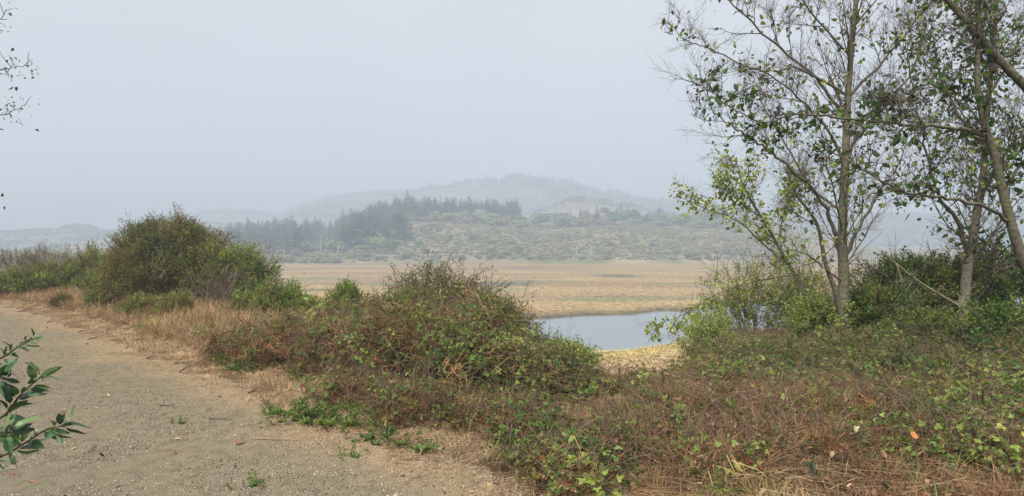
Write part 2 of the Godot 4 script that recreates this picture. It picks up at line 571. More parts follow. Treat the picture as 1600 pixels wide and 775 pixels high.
	# round broadleaf trees and scrub one can tell apart
	var scrubs := [
		[-0.245, -0.17, 335.0, 372.0, 16, 5.0, 8.0, "round broadleaf tree at the marsh side foot of the dense conifer wood", "round trees below the dense wood"],
		[-0.40, -0.25, 338.0, 372.0, 26, 4.0, 7.0, "pale round bush in the hollow below the two conifer woods", "bushes in the hollow"],
		[-0.16, 0.02, 350.0, 440.0, 34, 2.6, 5.6, "round green bush on the dry scrub slope under the crest wood", "bushes under the crest wood"],
		[0.02, 0.36, 345.0, 430.0, 40, 1.8, 3.6, "low grey green bush on the open scrub slope", "bushes on the open slope"],
		[0.012, 0.36, 430.0, 530.0, 76, 5.0, 10.0, "round broadleaf tree along the crest above the open slope", "round trees on the crest"],
		[-0.175, 0.012, 425.0, 455.0, 30, 6.0, 9.5, "round broadleaf tree in front of the crest wood above the dry slope", "round trees before the crest wood"],
		[-0.35, 0.36, 317.0, 334.0, 46, 2.5, 4.5, "grey green willow bush at the far edge of the marsh", "willows along the marsh edge"]]
	for w in scrubs:
		for i in int(w[4]):
			var d := rnd(w[2], w[3])
			var x := rnd(w[0], w[1]) * d
			var h := rnd(w[5], w[6])
			var o := part("scrub_bush", bushes[rng.randi() % 5 * 6 + (rng.randi() % 6 if w[2] > 425.0 or w[1] < -0.16 else [1, 3, 5, 5][rng.randi() % 4])], self)
			tag(o, w[7] + where.call(w, x / d, d), "bush", w[8])
			o.position = Vector3(x, hill_y(x, -d) - 0.2 * h, -d)
			o.basis = Basis(Vector3.UP, rnd(0, TAU)).scaled(Vector3(h * rnd(1.0, 1.6), h, h * rnd(1.0, 1.5)))

	# low cover that nobody could count
	var cover := Copies.new()
	for i in 11000:
		var d := rnd(318, 520)
		var x := rnd(-0.42, 0.42) * d
		var g := nb.get_noise_2d(x * 1.6, d * 1.6)
		if g < -0.2 and rng.randf() < 0.6: continue
		var h := rnd(0.7, 1.9)
		cover.add(Basis(Vector3.UP, rnd(0, TAU)).scaled(Vector3(h * rnd(1.0, 1.9), h, h * rnd(1.0, 1.9))), Vector3(x, hill_y(x, -d) - 0.32 * h, -d), vary(pick([Color(0.23, 0.23, 0.11), Color(0.28, 0.235, 0.13), Color(0.19, 0.21, 0.095), Color(0.31, 0.245, 0.145), Color(0.24, 0.19, 0.115)]), 0.22))
	tag(scatter("hillside_scrub", plain_bush, cover, self), "low olive and brown scrub covering the middle hill", "scrub")

	# woods on the land beyond
	var wood := Copies.new()
	for i in 5200:
		var x := rnd(-500, 600)
		var z := rnd(-1000, -1330)
		var y: float = far_y.call(x, z)
		var g := nb.get_noise_2d(x * 0.22, z * 0.3)
		if g < 0.0 and z > -1270.0: continue
		var h := rnd(7, 13) * (1.0 if rng.randf() > 0.06 else 1.5)
		wood.add(Basis(Vector3.UP, rnd(0, TAU)).scaled(Vector3(h * 1.5, h, h * 1.5)), Vector3(x, y - 0.5, z), vary(Color(0.045, 0.065, 0.04), 0.25))
	for i in 1500:
		var x := rnd(-900, 100)
		var z := rnd(-1400, -1470)
		var h := rnd(7, 11)
		wood.add(Basis(Vector3.UP, rnd(0, TAU)).scaled(Vector3(h * 1.8, h, h * 1.8)), Vector3(x, table([-1150.0, -760.0, -640.0, -560.0, -501.0, -445.0, -390.0, -334.0, -278.0, -167.0, 200.0], [-10.0, 20.0, 62.0, 60.0, 52.0, 72.0, 90.0, 97.0, 101.0, 106.0, 60.0], x) - 3.0 - absf(z + 1450.0) * 0.12, z), vary(Color(0.045, 0.065, 0.04), 0.25))
	tag(scatter("distant_forest", far_fir, wood, self), "faint forest on the farthest mountain and ridges", "forest")
	var brush := Copies.new()
	for i in 2600:
		var x := rnd(-900, -250)
		var z := rnd(-640, -930)
		if nb.get_noise_2d(x * 0.5, z * 0.5) < -0.1: continue
		var h := rnd(2.5, 6.0)
		brush.add(Basis(Vector3.UP, rnd(0, TAU)).scaled(Vector3(h * rnd(1.2, 2.0), h, h * 1.5)), Vector3(x, left_y.call(x, z) - 0.25 * h, z), vary(Color(0.075, 0.10, 0.05), 0.25))
	for i in 26:
		var x := -577.0 + rnd(-13, 13)
		var z := rnd(-880, -905)
		var h := rnd(8.0, 13.0)
		brush.add(Basis(Vector3.UP, rnd(0, TAU)).scaled(Vector3(h, h, h)), Vector3(x, left_y.call(x, z) - 0.25 * h, z), vary(Color(0.06, 0.085, 0.045), 0.2))
	for i in 1000:
		var x := rnd(-40, 250)
		var z := rnd(-640, -900)
		if nb.get_noise_2d(x * 0.5, z * 0.5) < 0.05: continue
		var h := rnd(3, 8)
		brush.add(Basis(Vector3.UP, rnd(0, TAU)).scaled(Vector3(h * 1.4, h, h * 1.4)), Vector3(x, second_y.call(x, z) - 0.5, z), vary(Color(0.07, 0.09, 0.05), 0.25))
	for i in 2000:
		var x := rnd(260, 980)
		var z := rnd(-940, -1100)
		var h := rnd(4, 9)
		brush.add(Basis(Vector3.UP, rnd(0, TAU)).scaled(Vector3(h * 1.5, h, h * 1.5)), Vector3(x, right_y.call(x, z) - 0.5, z), vary(Color(0.06, 0.08, 0.045), 0.25))
	tag(scatter("distant_brush", plain_bush, brush, self), "hazy brush and trees on the hills beyond the marsh", "brush")

	# bleached snags and two utility poles
	for i in 9:
		var spot: Vector2 = [Vector2(-75, -480), Vector2(-79.5, -478), Vector2(-88, -430), Vector2(-118, -345), Vector2(-101, -352), Vector2(-88, -336), Vector2(32, -331), Vector2(39, -328), Vector2(-97, -349)][i]
		var hs: float = [11.0, 8.0, 7.0, 6.0, 6.0, 5.0, 3.5, 4.0, 6.5][i]
		var b := Builder.new()
		rng.seed = 900 + i
		b.tube([Vector3(0, -0.5, 0), Vector3(0.1, hs * 0.5, 0), Vector3(0.2, hs, 0.1)], 0.24, 0.06, 6, Color(0.55, 0.5, 0.44))
		for j in 5:
			var y := hs * rnd(0.45, 0.95)
			var a := rnd(0, TAU)
			var q := Vector3(0.12, y, 0.03)
			b.tube([q, q + Vector3(cos(a) * 0.6, 0.35, sin(a) * 0.6), q + Vector3(cos(a) * 1.2, 1.0, sin(a) * 1.2)], 0.09, 0.03, 4, Color(0.55, 0.5, 0.44))
		var o := part("dead_snag", b.mesh(M.twig), self)
		o.position = Vector3(spot.x, hill_y(spot.x, spot.y), spot.y)
		tag(o, "bleached dead tree standing %s" % ["against the crest wood, tallest of the snags", "beside the tallest snag on the crest", "low in the dense conifer wood", "at the foot of the dense wood beside the gully", "in front of the dense wood above the marsh", "at the marsh edge below the dense wood", "among willows at the far marsh edge under the open slope", "leaning over willows at the far marsh edge under the open slope", "slim and pale between two snags at the wood foot"][i], "dead tree")
	for i in 2:
		var px: float = [-11.0, 49.0][i]
		var d: float = [424.0, 410.0][i]
		var o := thing("utility_pole", Vector3(px, hill_y(px, -d), -d), ["slender utility pole on the scrub slope under the crest wood", "pale utility pole standing alone on the open dry slope"][i], "pole")
		var b := Builder.new()
		b.tube([Vector3(0, -0.5, 0), Vector3(0, 8.5, 0)], 0.14, 0.1, 8, Color(0.33, 0.3, 0.27))
		part("pole", b.mesh(M.twig), o)
		var a := BoxMesh.new()
		a.size = Vector3(2.2, 0.16, 0.16)
		a.material = M.crossarm
		part("crossarm", a, o, Transform3D(Basis(), Vector3(0, 7.9, 0.23)))

# ------------------------------------------------------------------ sprigs, tufts and leaves
var S := {}

func sprig(sd: int, ln: float, leaves: int, ll: float, lw: float, spread: float, fine: bool, bend: float, stem_r: float, stem: Material, leafm: Material, twigs := 0, from := 0.12) -> ArrayMesh:
	rng.seed = sd
	var lb := Builder.new()
	var sb := Builder.new()
	var axes := []
	var dir := Vector3(rnd(-0.1, 0.1), 1, rnd(-0.1, 0.1)).normalized()
	var bd := Vector3(cos(sd), -0.25, sin(sd)) * bend
	axes.append([Vector3.ZERO, dir, ln, stem_r, bd])
	for i in twigs:
		var f := (i + 1.0) / (twigs + 1.0)
		var q := dir * ln * f + bd * ln * f * f
		var d := (dir * 0.7 + rvec() * 0.75).normalized()
		axes.append([q, d, ln * rnd(0.3, 0.55) * (1.1 - f * 0.5), stem_r * 0.6, bd * 0.5])
	var total := 0.0
	for a in axes: total += a[2]
	for a in axes:
		var p := []
		for i in 5:
			var f := i / 4.0
			p.append(a[0] + a[1] * a[2] * f + a[4] * a[2] * f * f)
		sb.tube(p, a[3], a[3] * 0.35, 3, Color(1, 1, 1))
		var n := int(round(leaves * a[2] / total))
		for i in n:
			var f := lerpf(from, 1.0, (i + rnd(0.0, 0.8)) / n)
			var at: Vector3 = a[0] + a[1] * a[2] * f + a[4] * a[2] * f * f
			var az := i * 2.4 + rnd(-0.3, 0.3)
			var t: Vector3 = (a[1] + a[4] * 2.0 * f).normalized()
			var x := t.cross(Vector3(0.3, 0.1, 0.9)).normalized()
			var out := x.rotated(t, az)
			var sp := spread * rnd(0.7, 1.25) * (1.0 - 0.3 * f)
			var d := (t * cos(sp) + out * sin(sp)).normalized()
			lb.leaf(at, d, (t + rvec() * 0.35).normalized(), ll * rnd(0.65, 1.2), lw * rnd(0.75, 1.2), rnd(0.05, 0.3), vary(Color(1, 1, 1), 0.25), fine)
	var m := ArrayMesh.new()
	lb.surface(m, leafm)
	sb.surface(m, stem)
	return m

func bramble(sd: int) -> ArrayMesh:
	rng.seed = sd
	var lb := Builder.new()
	var sb := Builder.new()
	var bd := Vector3(cos(sd * 2.0), -0.5, sin(sd * 2.0)) * 0.5
	var p := []
	for i in 6:
		var f := i / 5.0
		p.append(Vector3(0, f * 0.38, 0) + bd * 0.38 * f * f)
	sb.tube(p, 0.0035, 0.0015, 3, Color(1, 1, 1))
	for i in 6:
		var q: Vector3 = p[i]
		var out := Vector3(cos(i * 2.4 + sd), rnd(-0.1, 0.5), sin(i * 2.4 + sd)).normalized()
		var e := q + out * rnd(0.04, 0.07)
		sb.tube([q, e], 0.0015, 0.001, 3, Color(1, 1, 1))
		var up := (Vector3.UP + rvec() * 0.4).normalized()
		var sz := rnd(0.8, 1.25)
		var tone := vary(Color(1, 1, 1), 0.22)
		for k in [-1.1, 0.0, 1.1]:
			lb.leaf(e, out.rotated(up, k), up, 0.042 * sz * (1.2 if k == 0.0 else 0.85), 0.027 * sz, 0.16, tone, true)
	var m := ArrayMesh.new()
	lb.surface(m, M.leaf)
	sb.surface(m, M.cane)
	return m

func bare_twig(sd: int, ln: float, kids: int, r: float, curl: float, mat: Material) -> ArrayMesh:
	rng.seed = sd
	var b := Builder.new()
	var p := [Vector3.ZERO]
	var d := Vector3.UP
	for i in 6:
		d = (d + rvec() * curl).normalized()
		p.append(p[-1] + d * ln / 6.0)
	b.tube(p, r, r * 0.35, 3, Color(1, 1, 1))
	for i in kids:
		var q: Vector3 = p[1 + i % 5]
		var e := (d + rvec() * 1.1).normalized()
		var pp := [q]
		for j in 4:
			e = (e + rvec() * curl * 1.2 + Vector3(0, 0.08, 0)).normalized()
			pp.append(pp[-1] + e * ln * rnd(0.08, 0.15))
		b.tube(pp, r * 0.55, r * 0.25, 3, Color(1, 1, 1))
	return b.mesh(mat)

func arch(sd: int, ln: float, r: float, mat: Material) -> ArrayMesh:
	rng.seed = sd
	var b := Builder.new()
	for k in 3:
		var a := rnd(0, TAU)
		var out := Vector3(cos(a), 0, sin(a))
		var l := ln * rnd(0.7, 1.2)
		var o := Vector3(rnd(-0.06, 0.06), 0, rnd(-0.06, 0.06))
		var p := []
		for i in 8:
			var f := i / 7.0
			p.append(o + out * l * f * 0.75 + Vector3(0, l * (1.15 * f - 1.05 * f * f), 0) + rvec() * 0.012)
		b.tube(p, r, r * 0.4, 4, Color(1, 1, 1))
	return b.mesh(mat)

func tuft(sd: int, n: int, ln: float, wd: float, lean: float, spreadr: float, mat: Material) -> ArrayMesh:
	rng.seed = sd
	var b := Builder.new()
	for i in n:
		var a := rnd(0, TAU)
		var o := Vector3(cos(a), 0, sin(a)) * spreadr * sqrt(rng.randf())
		var az := a + rnd(-1.0, 1.0)
		var out := Vector3(cos(az), 0, sin(az))
		var le := lean * rnd(0.3, 1.3)
		var d := (Vector3.UP + out * le).normalized()
		b.blade(o + Vector3(0, -0.01, 0), d, out * rnd(0.2, 0.9) * (0.5 + lean) - Vector3(0, 0.25 * lean, 0), ln * rnd(0.5, 1.2), wd * rnd(0.7, 1.3), vary(Color(1, 1, 1), 0.25))
	return b.mesh(mat)

# stalks of dead grass lying over one another
func thatch(sd: int, n: int, ln: float, wd: float, mat: Material) -> ArrayMesh:
	rng.seed = sd
	var b := Builder.new()
	var lay := rnd(0, TAU)
	for i in n:
		var o := Vector3(rnd(-0.16, 0.16), rnd(0.0, 0.07), rnd(-0.16, 0.16))
		var az := lay + rnd(-1.5, 1.5)
		var d := Vector3(cos(az), rnd(-0.08, 0.95), sin(az)).normalized()
		var l := ln * rnd(0.5, 1.3)
		b.blade(o - d * l * 0.3, d, Vector3(rnd(-0.5, 0.5), -0.45, rnd(-0.5, 0.5)), l, wd * rnd(0.7, 1.4), vary(Color(1, 1, 1), 0.3))
	return b.mesh(mat)

# loose stalks dropped flat
func straw(sd: int, n: int, ln: float, patch: float, lift: float) -> ArrayMesh:
	rng.seed = sd
	var b := Builder.new()
	for i in n:
		var o := Vector3(rnd(-patch, patch), 0.004 + rnd(0.0, lift), rnd(-patch, patch))
		var a := rnd(0, TAU)
		var d := Vector3(cos(a), rnd(-0.3, 0.6) * lift * 4.0, sin(a)) * ln * rnd(0.4, 1.2)
		b.tube([o - d * 0.5, o + Vector3(rnd(-0.01, 0.01), 0.004, rnd(-0.01, 0.01)), o + d * 0.5], 0.0016, 0.0011, 3, vary(Color(1, 1, 1), 0.25))
	return b.mesh(M.twig)

func rosette(sd: int, n: int, ln: float, wd: float) -> Builder:
	rng.seed = sd
	var b := Builder.new()
	for i in n:
		var a := i * 2.4 + rnd(-0.3, 0.3)
		var out := Vector3(cos(a), rnd(0.25, 1.1), sin(a)).normalized()
		b.leaf(Vector3(cos(a), 0, sin(a)) * 0.01, out, Vector3.UP, ln * rnd(0.6, 1.15), wd * rnd(0.8, 1.2), rnd(0.12, 0.3), vary(Color(1, 1, 1), 0.2), true)
	return b

# one broad leaf of length 1 along +y, with a curved blade
func broad_leaf(sd: int, wd: float, curl: float) -> Builder:
	rng.seed = sd
	var b := Builder.new()
	var n := 6
	var rows := []
	for i in n + 1:
		var f := float(i) / n
		var w := wd * 0.5 * pow(sin(PI * pow(f, 0.8)), 0.75) if i > 0 and i < n else 0.0
		var y := f
		var z := -curl * f * f + 0.02 * sin(f * 9.0 + sd)
		rows.append([Vector3(-w, y, z + w * 0.35), Vector3(0, y, z), Vector3(w, y, z + w * 0.35)])
	for i in n:
		var a: Array = rows[i]
		var c: Array = rows[i + 1]
		for k in 2:
			if i > 0: b.face(a[k], a[k + 1], c[k + 1], Color(1, 1, 1))
			if i < n - 1: b.face(a[k], c[k + 1], c[k], Color(1, 1, 1))
			if i == 0: b.face(a[1], c[k + 1], c[k], Color(1, 1, 1))
			if i == n - 1: b.face(a[k], a[k + 1], c[1], Color(1, 1, 1))
	b.tube([Vector3(0, -0.16, 0.02), Vector3(0, 0.0, 0.0)], 0.014, 0.012, 3, Color(0.9, 0.85, 0.6))
	return b

func make_sprigs() -> void:
	var st := func(c: Color) -> StandardMaterial3D:
		var m := StandardMaterial3D.new()
		m.albedo_color = c.linear_to_srgb()
		m.roughness = 0.9
		return m
	M.stem = st.call(Color(0.12, 0.09, 0.064))
	M.cane = st.call(Color(0.13, 0.088, 0.058))
	M.grey_stem = st.call(Color(0.21, 0.17, 0.14))
	M.pale_stem = st.call(Color(0.34, 0.29, 0.23))
	M.twig_stem = st.call(Color(0.13, 0.105, 0.088))
	M.dark_stem = st.call(Color(0.085, 0.065, 0.055))
	S.coyote = []
	S.willow = []
	S.spray = []
	S.alder = []
	S.bramble = []
	S.bare = []
	S.arch = []
	S.twig = []
	S.tuft = []
	S.short = []
	S.thatch = []
	S.green = []
	S.dead_leaf = []
	S.drab = []
	S.sprout = []
	S.straw = [straw(250, 9, 0.13, 0.16, 0.0), straw(251, 9, 0.16, 0.16, 0.0), straw(252, 10, 0.42, 0.2, 0.1)]
	S.brown = []
	S.marsh = [tuft(240, 16, 0.3, 0.03, 0.5, 0.35, M.dry), tuft(241, 16, 0.3, 0.03, 0.6, 0.35, M.dry)]
	for i in 3:
		S.coyote.append(sprig(100 + i, 0.26, 40, 0.031, 0.016, 0.85, false, 0.12, 0.003, M.stem, M.leaf, 3, 0.2))
		S.willow.append(sprig(110 + i, 0.34, 22, 0.038, 0.019, 0.95, true, 0.2, 0.003, M.stem, M.leaf, 2))
		S.spray.append(sprig(120 + i, 0.62, 26, 0.032, 0.021, 1.0, true, 0.22, 0.0042, M.dark_stem, M.leaf, 4, 0.3))
		S.alder.append(sprig(130 + i, 0.34, 13, 0.066, 0.042, 1.1, true, 0.3, 0.0035, M.stem, M.leaf, 2, 0.2))
		S.bramble.append(bramble(140 + i))
		S.bare.append(bare_twig(150 + i, 0.5, 9, 0.0042, 0.22, M.grey_stem))
		S.brown.append(bare_twig(155 + i, 0.42, 5, 0.0034, 0.3, M.cane))
		S.sprout.append(sprig(260 + i, 0.2, 12, 0.06, 0.034, 1.15, true, 0.25, 0.0025, M.stem, M.leaf, 2, 0.1))
		S.twig.append(bare_twig(160 + i, 0.6, 9, 0.0048, 0.3, M.twig_stem))
		S.arch.append(arch(170 + i, 0.75, 0.0048, M.cane))
		S.tuft.append(tuft(180 + i, 26, 0.36, 0.005, 0.55, 0.09, M.dry))
		S.short.append(tuft(190 + i, 34, 0.12, 0.004, 1.3, 0.13, M.dry))
		S.thatch.append(thatch(200 + i, 44, 0.27, 0.005, M.dry))
		S.green.append(tuft(210 + i, 18, 0.24, 0.009, 0.6, 0.05, M.leaf))
		S.dead_leaf.append(sprig(220 + i, 0.3, 12, 0.05, 0.03, 1.2, true, 0.3, 0.003, M.cane, M.dry, 2))
		S.drab.append(sprig(230 + i, 0.26, 30, 0.022, 0.011, 0.6, false, 0.1, 0.0032, M.grey_stem, M.dry, 5, 0.25))

# ------------------------------------------------------------------ bushes
# at: place on the ground (its y is the height of the top), r: half width; kinds: [[sprigs, how many, size], ...]
func bush(called: String, label: String, group: String, top: Vector3, r: float, kinds: Array, tints: Array, o := {}) -> Node3D:
	var gy := ground_y(top.x, top.z)
	var h := maxf(top.y - gy - o.get("over", 0.1), 0.2)
	var t := thing(called, Vector3(top.x, gy, top.z), label, o.get("category", "bush"), group)
	var depth: float = r * o.get("depth", 0.9)
	var hollow: float = o.get("hollow", 0.45)
	var lump: float = o.get("lump", 0.35)
	var up: float = o.get("up", 0.7)
	var flat_: float = o.get("flat", 2.0)
	var low: float = o.get("low", 0.03)
	var base: float = o.get("base", 0.8)
	var seed_ := rng.randf() * 500.0
	var sb := Builder.new()
	var sn: int = o.get("stems", 16)
	for i in sn:
		var d := rvec()
		d.y = absf(d.y) + 0.35
		d = d.normalized()
		var e := Vector3(d.x * r, d.y * h, d.z * depth) * rnd(0.6, 0.92)
		var b := Vector3(rnd(-0.16, 0.16) * r, -0.05, rnd(-0.16, 0.16) * r)
		var m := b.lerp(e, 0.5) + Vector3(rnd(-0.1, 0.1), rnd(-0.05, 0.15), rnd(-0.1, 0.1)) * h * 0.6
		sb.tube([b, b.lerp(m, 0.5) + rvec() * 0.02, m, m.lerp(e, 0.5) + rvec() * 0.03, e], 0.006 + 0.006 * h, 0.003, 4, Color(1, 1, 1))
	part("stem", sb.mesh(o.get("stem", M.stem)), t)
	for k in kinds:
		var sets: Array = k[0]
		var bins := []
		for s in sets: bins.append(Copies.new())
		var tn: Array = k[3] if k.size() > 3 else tints
		for i in int(k[1]):
			var yr := lerpf(low, 1.0, pow(rng.randf(), 0.85))
			var az := rnd(0, TAU)
			var prof := sqrt(maxf(0.0, 1.0 - pow((yr - 0.4) / 0.6, flat_))) if yr > 0.4 else lerpf(base, 1.0, yr / 0.4)
			var d := Vector3(cos(az) * prof, (yr - 0.35) * 1.3, sin(az) * prof).normalized()
			var n := nb.get_noise_3d(cos(az) * 60.0 + seed_, yr * 60.0, sin(az) * 60.0 + seed_)
			var f := lerpf(hollow, 1.0, sqrt(rng.randf())) * (1.0 + lump * n * 2.0)
			var sc: float = k[2] * rnd(0.65, 1.25)
			var p := Vector3(cos(az) * r * prof * f, h * yr * (1.0 + lump * n * 0.8), sin(az) * depth * prof * f)
			if yr > 0.4: p = p.lerp(Vector3(p.x, h * (0.4 + (yr - 0.4) * f), p.z), 0.6)
			p.y = maxf(p.y, 0.02)
			var dir := (d + Vector3.UP * up + rvec() * 0.45).normalized()
			p -= dir * 0.16 * sc
			p.y += ground_y(t.position.x + p.x, t.position.z + p.z) * 0.5 - gy * 0.5
			var q := nb.get_noise_3d(p.x * 60.0 + seed_, p.y * 60.0, p.z * 60.0) + rnd(-0.35, 0.35)
			var ci := clampi(int((q * 0.9 + 0.5) * tn.size()), 0, tn.size() - 1)
			bins[rng.randi() % bins.size()].add(along(dir, sc), p, vary(tn[ci], 0.34))
		for j in sets.size():
			scatter("foliage" if sets != S.bare and sets != S.arch and sets != S.brown else "twigs", sets[j], bins[j], t)
	return t

# ------------------------------------------------------------------ trees
func smooth(p: Array, per := 4) -> Array:
	var out := []
	for i in p.size() - 1:
		var a: Vector3 = p[maxi(i - 1, 0)]
		var b: Vector3 = p[i]
		var c: Vector3 = p[i + 1]
		var d: Vector3 = p[mini(i + 2, p.size() - 1)]
		for k in per:
			out.append(b.cubic_interpolate(c, a, d, float(k) / per))
	out.append(p[-1])
	return out

func offshoots(b: Builder, p: Array, r0: float, r1: float, t0: float, t1: float, n: int, l0: float, l1: float, lift: float, level: int, tips: Array, col: Color) -> void:
	for i in n:
		var f := lerpf(t0, t1, (i + rnd(0.1, 0.9)) / n)
		var k := clampi(int(f * (p.size() - 1)), 0, p.size() - 2)
		var at: Vector3 = p[k].lerp(p[k + 1], f * (p.size() - 1) - k)
		var tan: Vector3 = (p[k + 1] - p[k]).normalized()
		var out := tan.cross(rvec()).normalized()
		var d := (tan * rnd(0.3, 0.8) + out * rnd(0.6, 1.0) + Vector3.UP * lift).normalized()
		var ln := lerpf(l0, l1, f) * rnd(0.6, 1.3)
		var rr := minf(maxf(lerpf(r0, r1, f) * 0.6, 0.0035), 0.004 + ln * 0.008)
		var q := [at]
		var steps_ := 6
		for s in steps_:
			d = (d + rvec() * 0.2 + Vector3.UP * lift * 0.13).normalized()
			q.append(q[-1] + d * ln / steps_)
		b.tube(q, rr, maxf(rr * 0.35, 0.0018), 4 if level > 0 else 3, col)
		if level > 0:
			offshoots(b, q, rr, rr * 0.4, 0.15, 0.98, 7, ln * 0.5, ln * 0.28, lift * 0.8, level - 1, tips, col)
		else:
			tips.append([q[3], (q[4] - q[2]).normalized()])
		tips.append([q[-1], d])

# limbs: [points, r0, r1, offshoots, l0, l1, lift]; leaves: how many; tones: leaf meshes
func tree(called: String, label: String, foot: Vector3, trunks: Array, limbs: Array, bark: Color, leaves: int, leaf_size: float, tones: Array, twigs: int, o := {}) -> Node3D:
	var t := thing(called, foot, label, "tree")
	var tips := []
	for group in [["trunk", trunks], ["limb", limbs]]:
		for l in group[1]:
			var b := Builder.new()
			var pts := []
			for q in l[0]: pts.append(q - foot)
			pts = smooth(pts, 5)
			var fat := 0.74 if group[0] == "limb" else 1.0
			if group[0] == "limb":
				for i in range(2, pts.size()): pts[i] += rvec() * l[1] * 0.5
			b.tube(pts, l[1] * fat, l[2] * fat, 10 if l[1] > 0.05 else 6, bark, 0.8, 0.06)
			offshoots(b, pts, l[1] * fat, l[2] * fat, l[7] if l.size() > 7 else 0.25, 1.0, l[3], l[4], l[5], l[6], o.get("level", 1), tips, Color(bark.r * 0.8, bark.g * 0.78, bark.b * 0.78))
			part(group[0], b.mesh(M.bark), t)
	var bins := [Copies.new(), Copies.new(), Copies.new()]
	for i in twigs:
		var e: Array = pick(tips)
		bins[i % 3].add(along(e[1] + rvec() * 0.5, rnd(0.35, 0.8)), e[0] - e[1] * 0.1, Color(1, 1, 1))
	for j in 3: scatter("twigs", S.twig[j], bins[j], t)
	# the leaves that show largest are parts of their own, the rest one mass
	var rest := []
	for i in tones.size(): rest.append(Copies.new())
	var shown := 0
	for i in leaves:
		var e: Array = pick(tips)
		var p: Vector3 = e[0] + rvec() * 0.11 - e[1] * rnd(0.0, 0.25)
		var w := foot + p
		var dir: Vector3 = (e[1] * 0.5 + rvec() * 0.7 + Vector3(0, -0.55, 0)).normalized()
		var k := rng.randi() % tones.size()
		var bs := along(dir, leaf_size * rnd(0.6, 1.2))
		if shown < 290 and absf(w.x) < -w.z * 0.77 and w.y - 1.6 < -w.z * 0.36 and w.y > 0.4:
			part("leaf", tones[k], t, Transform3D(bs, p))
			shown += 1
		else:
			rest[k].add(bs, p, Color(1, 1, 1))
	for k in tones.size(): scatter("foliage", tones[k], rest[k], t)
	# clusters of small dark cones or curled dead leaves
	if o.has("clumps"):
		var kb := [Copies.new(), Copies.new(), Copies.new()]
		for i in int(o.clumps):
			var e: Array = pick(tips)
			kb[i % 3].add(along(rvec() + Vector3(0, -0.8, 0), rnd(0.5, 0.95)), e[0], vary(Color(0.055, 0.045, 0.035), 0.3))
		for j in 3: scatter("dead_leaves", S.dead_leaf[j], kb[j], t)
	return t

# ------------------------------------------------------------------ the bluff top
func build_ground() -> void:
	var xs := PackedFloat32Array()
	var x := -74.0
	while x < 62.0:
		xs.append(x)
		x += 0.22 if absf(x + 2.0) < 12.0 else (0.5 if absf(x + 4.0) < 24.0 else 2.0)
	var zs := PackedFloat32Array()
	var z := 8.0
	while z > -92.0:
		zs.append(z)
		z -= 0.22 if z > -18.0 else (0.5 if z > -32.0 else 2.0)
	var gc := func(px: float, pz: float) -> Color:
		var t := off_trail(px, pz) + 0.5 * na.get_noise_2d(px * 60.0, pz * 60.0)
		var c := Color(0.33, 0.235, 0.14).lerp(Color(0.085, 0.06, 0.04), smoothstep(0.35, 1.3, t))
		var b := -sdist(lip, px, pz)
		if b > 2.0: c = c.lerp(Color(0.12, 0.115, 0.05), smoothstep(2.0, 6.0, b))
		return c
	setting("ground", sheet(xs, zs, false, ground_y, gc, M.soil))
	# the trail: a sheet of packed gravel that follows its edge
	var pts := []
	for i in trail_edge.size() - 1:
		var ea: Vector2 = trail_edge[i]
		var eb: Vector2 = trail_edge[i + 1]
		var en := maxi(1, int(ea.distance_to(eb) / 0.12))
		for k in en:
			var ep := ea.lerp(eb, float(k) / en)
			pts.append(Vector3(ep.x, 0, ep.y))
	for turn in 3:
		var was := pts.duplicate()
		for i in range(4, pts.size() - 4):
			var sum := Vector3.ZERO
			for k in range(-4, 5): sum += was[i + k]
			pts[i] = sum / 9.0
	var b := Builder.new()
	var across := 40
	for i in pts.size():
		var t: Vector3 = (pts[mini(i + 9, pts.size() - 1)] - pts[maxi(i - 9, 0)]).normalized()
		var away := Vector3(t.z, 0, -t.x)
		for k in across + 1:
			var f := float(k) / across
			var w := -0.1 + 3.3 * f
			var p: Vector3 = pts[i] + away * w
			var edge := 0.0
			if k < 6: edge = (1.0 - k / 6.0) * 0.3 * na.get_noise_2d(p.x * 130.0, p.z * 130.0)
			p += away * edge
			p.y = 0.012 + 0.012 * na.get_noise_2d(p.x * 90.0, p.z * 90.0) * sin(PI * f)
			b.v.append(p)
			b.n.append(Vector3.UP)
			var q := w + 0.45 * nb.get_noise_2d(p.x * 30.0, p.z * 30.0)
			var c := Color(0.41, 0.315, 0.19).lerp(Color(0.305, 0.265, 0.18), smoothstep(0.0, 0.55, q))
			c = c.lerp(Color(0.255, 0.228, 0.162), smoothstep(0.7, 2.2, q) * (0.7 + 0.25 * nb.get_noise_2d(p.x * 9.0, p.z * 9.0)))
			b.c.append(c)
			if i < pts.size() - 1 and k < across:
				var s := i * (across + 1) + k
				b.idx.append_array(PackedInt32Array([s, s + 1, s + across + 1, s + 1, s + across + 2, s + across + 1]))
	setting("gravel_path", b.mesh(M.gravel))

func rough_stone(sd: int) -> ArrayMesh:
	rng.seed = sd
	var b := Builder.new()
	var c := []
	for d in [Vector3(1, 0, 0), Vector3(-1, 0, 0), Vector3(0, 0.7, 0), Vector3(0, -0.7, 0), Vector3(0, 0, 1), Vector3(0, 0, -1)]: c.append(d * rnd(0.6, 1.2))
	for f in [[0, 2, 4], [4, 2, 1], [1, 2, 5], [5, 2, 0], [4, 3, 0], [1, 3, 4], [5, 3, 1], [0, 3, 5]]: b.face(c[f[0]], c[f[2]], c[f[1]], Color(1, 1, 1))
	return b.mesh(M.twig)

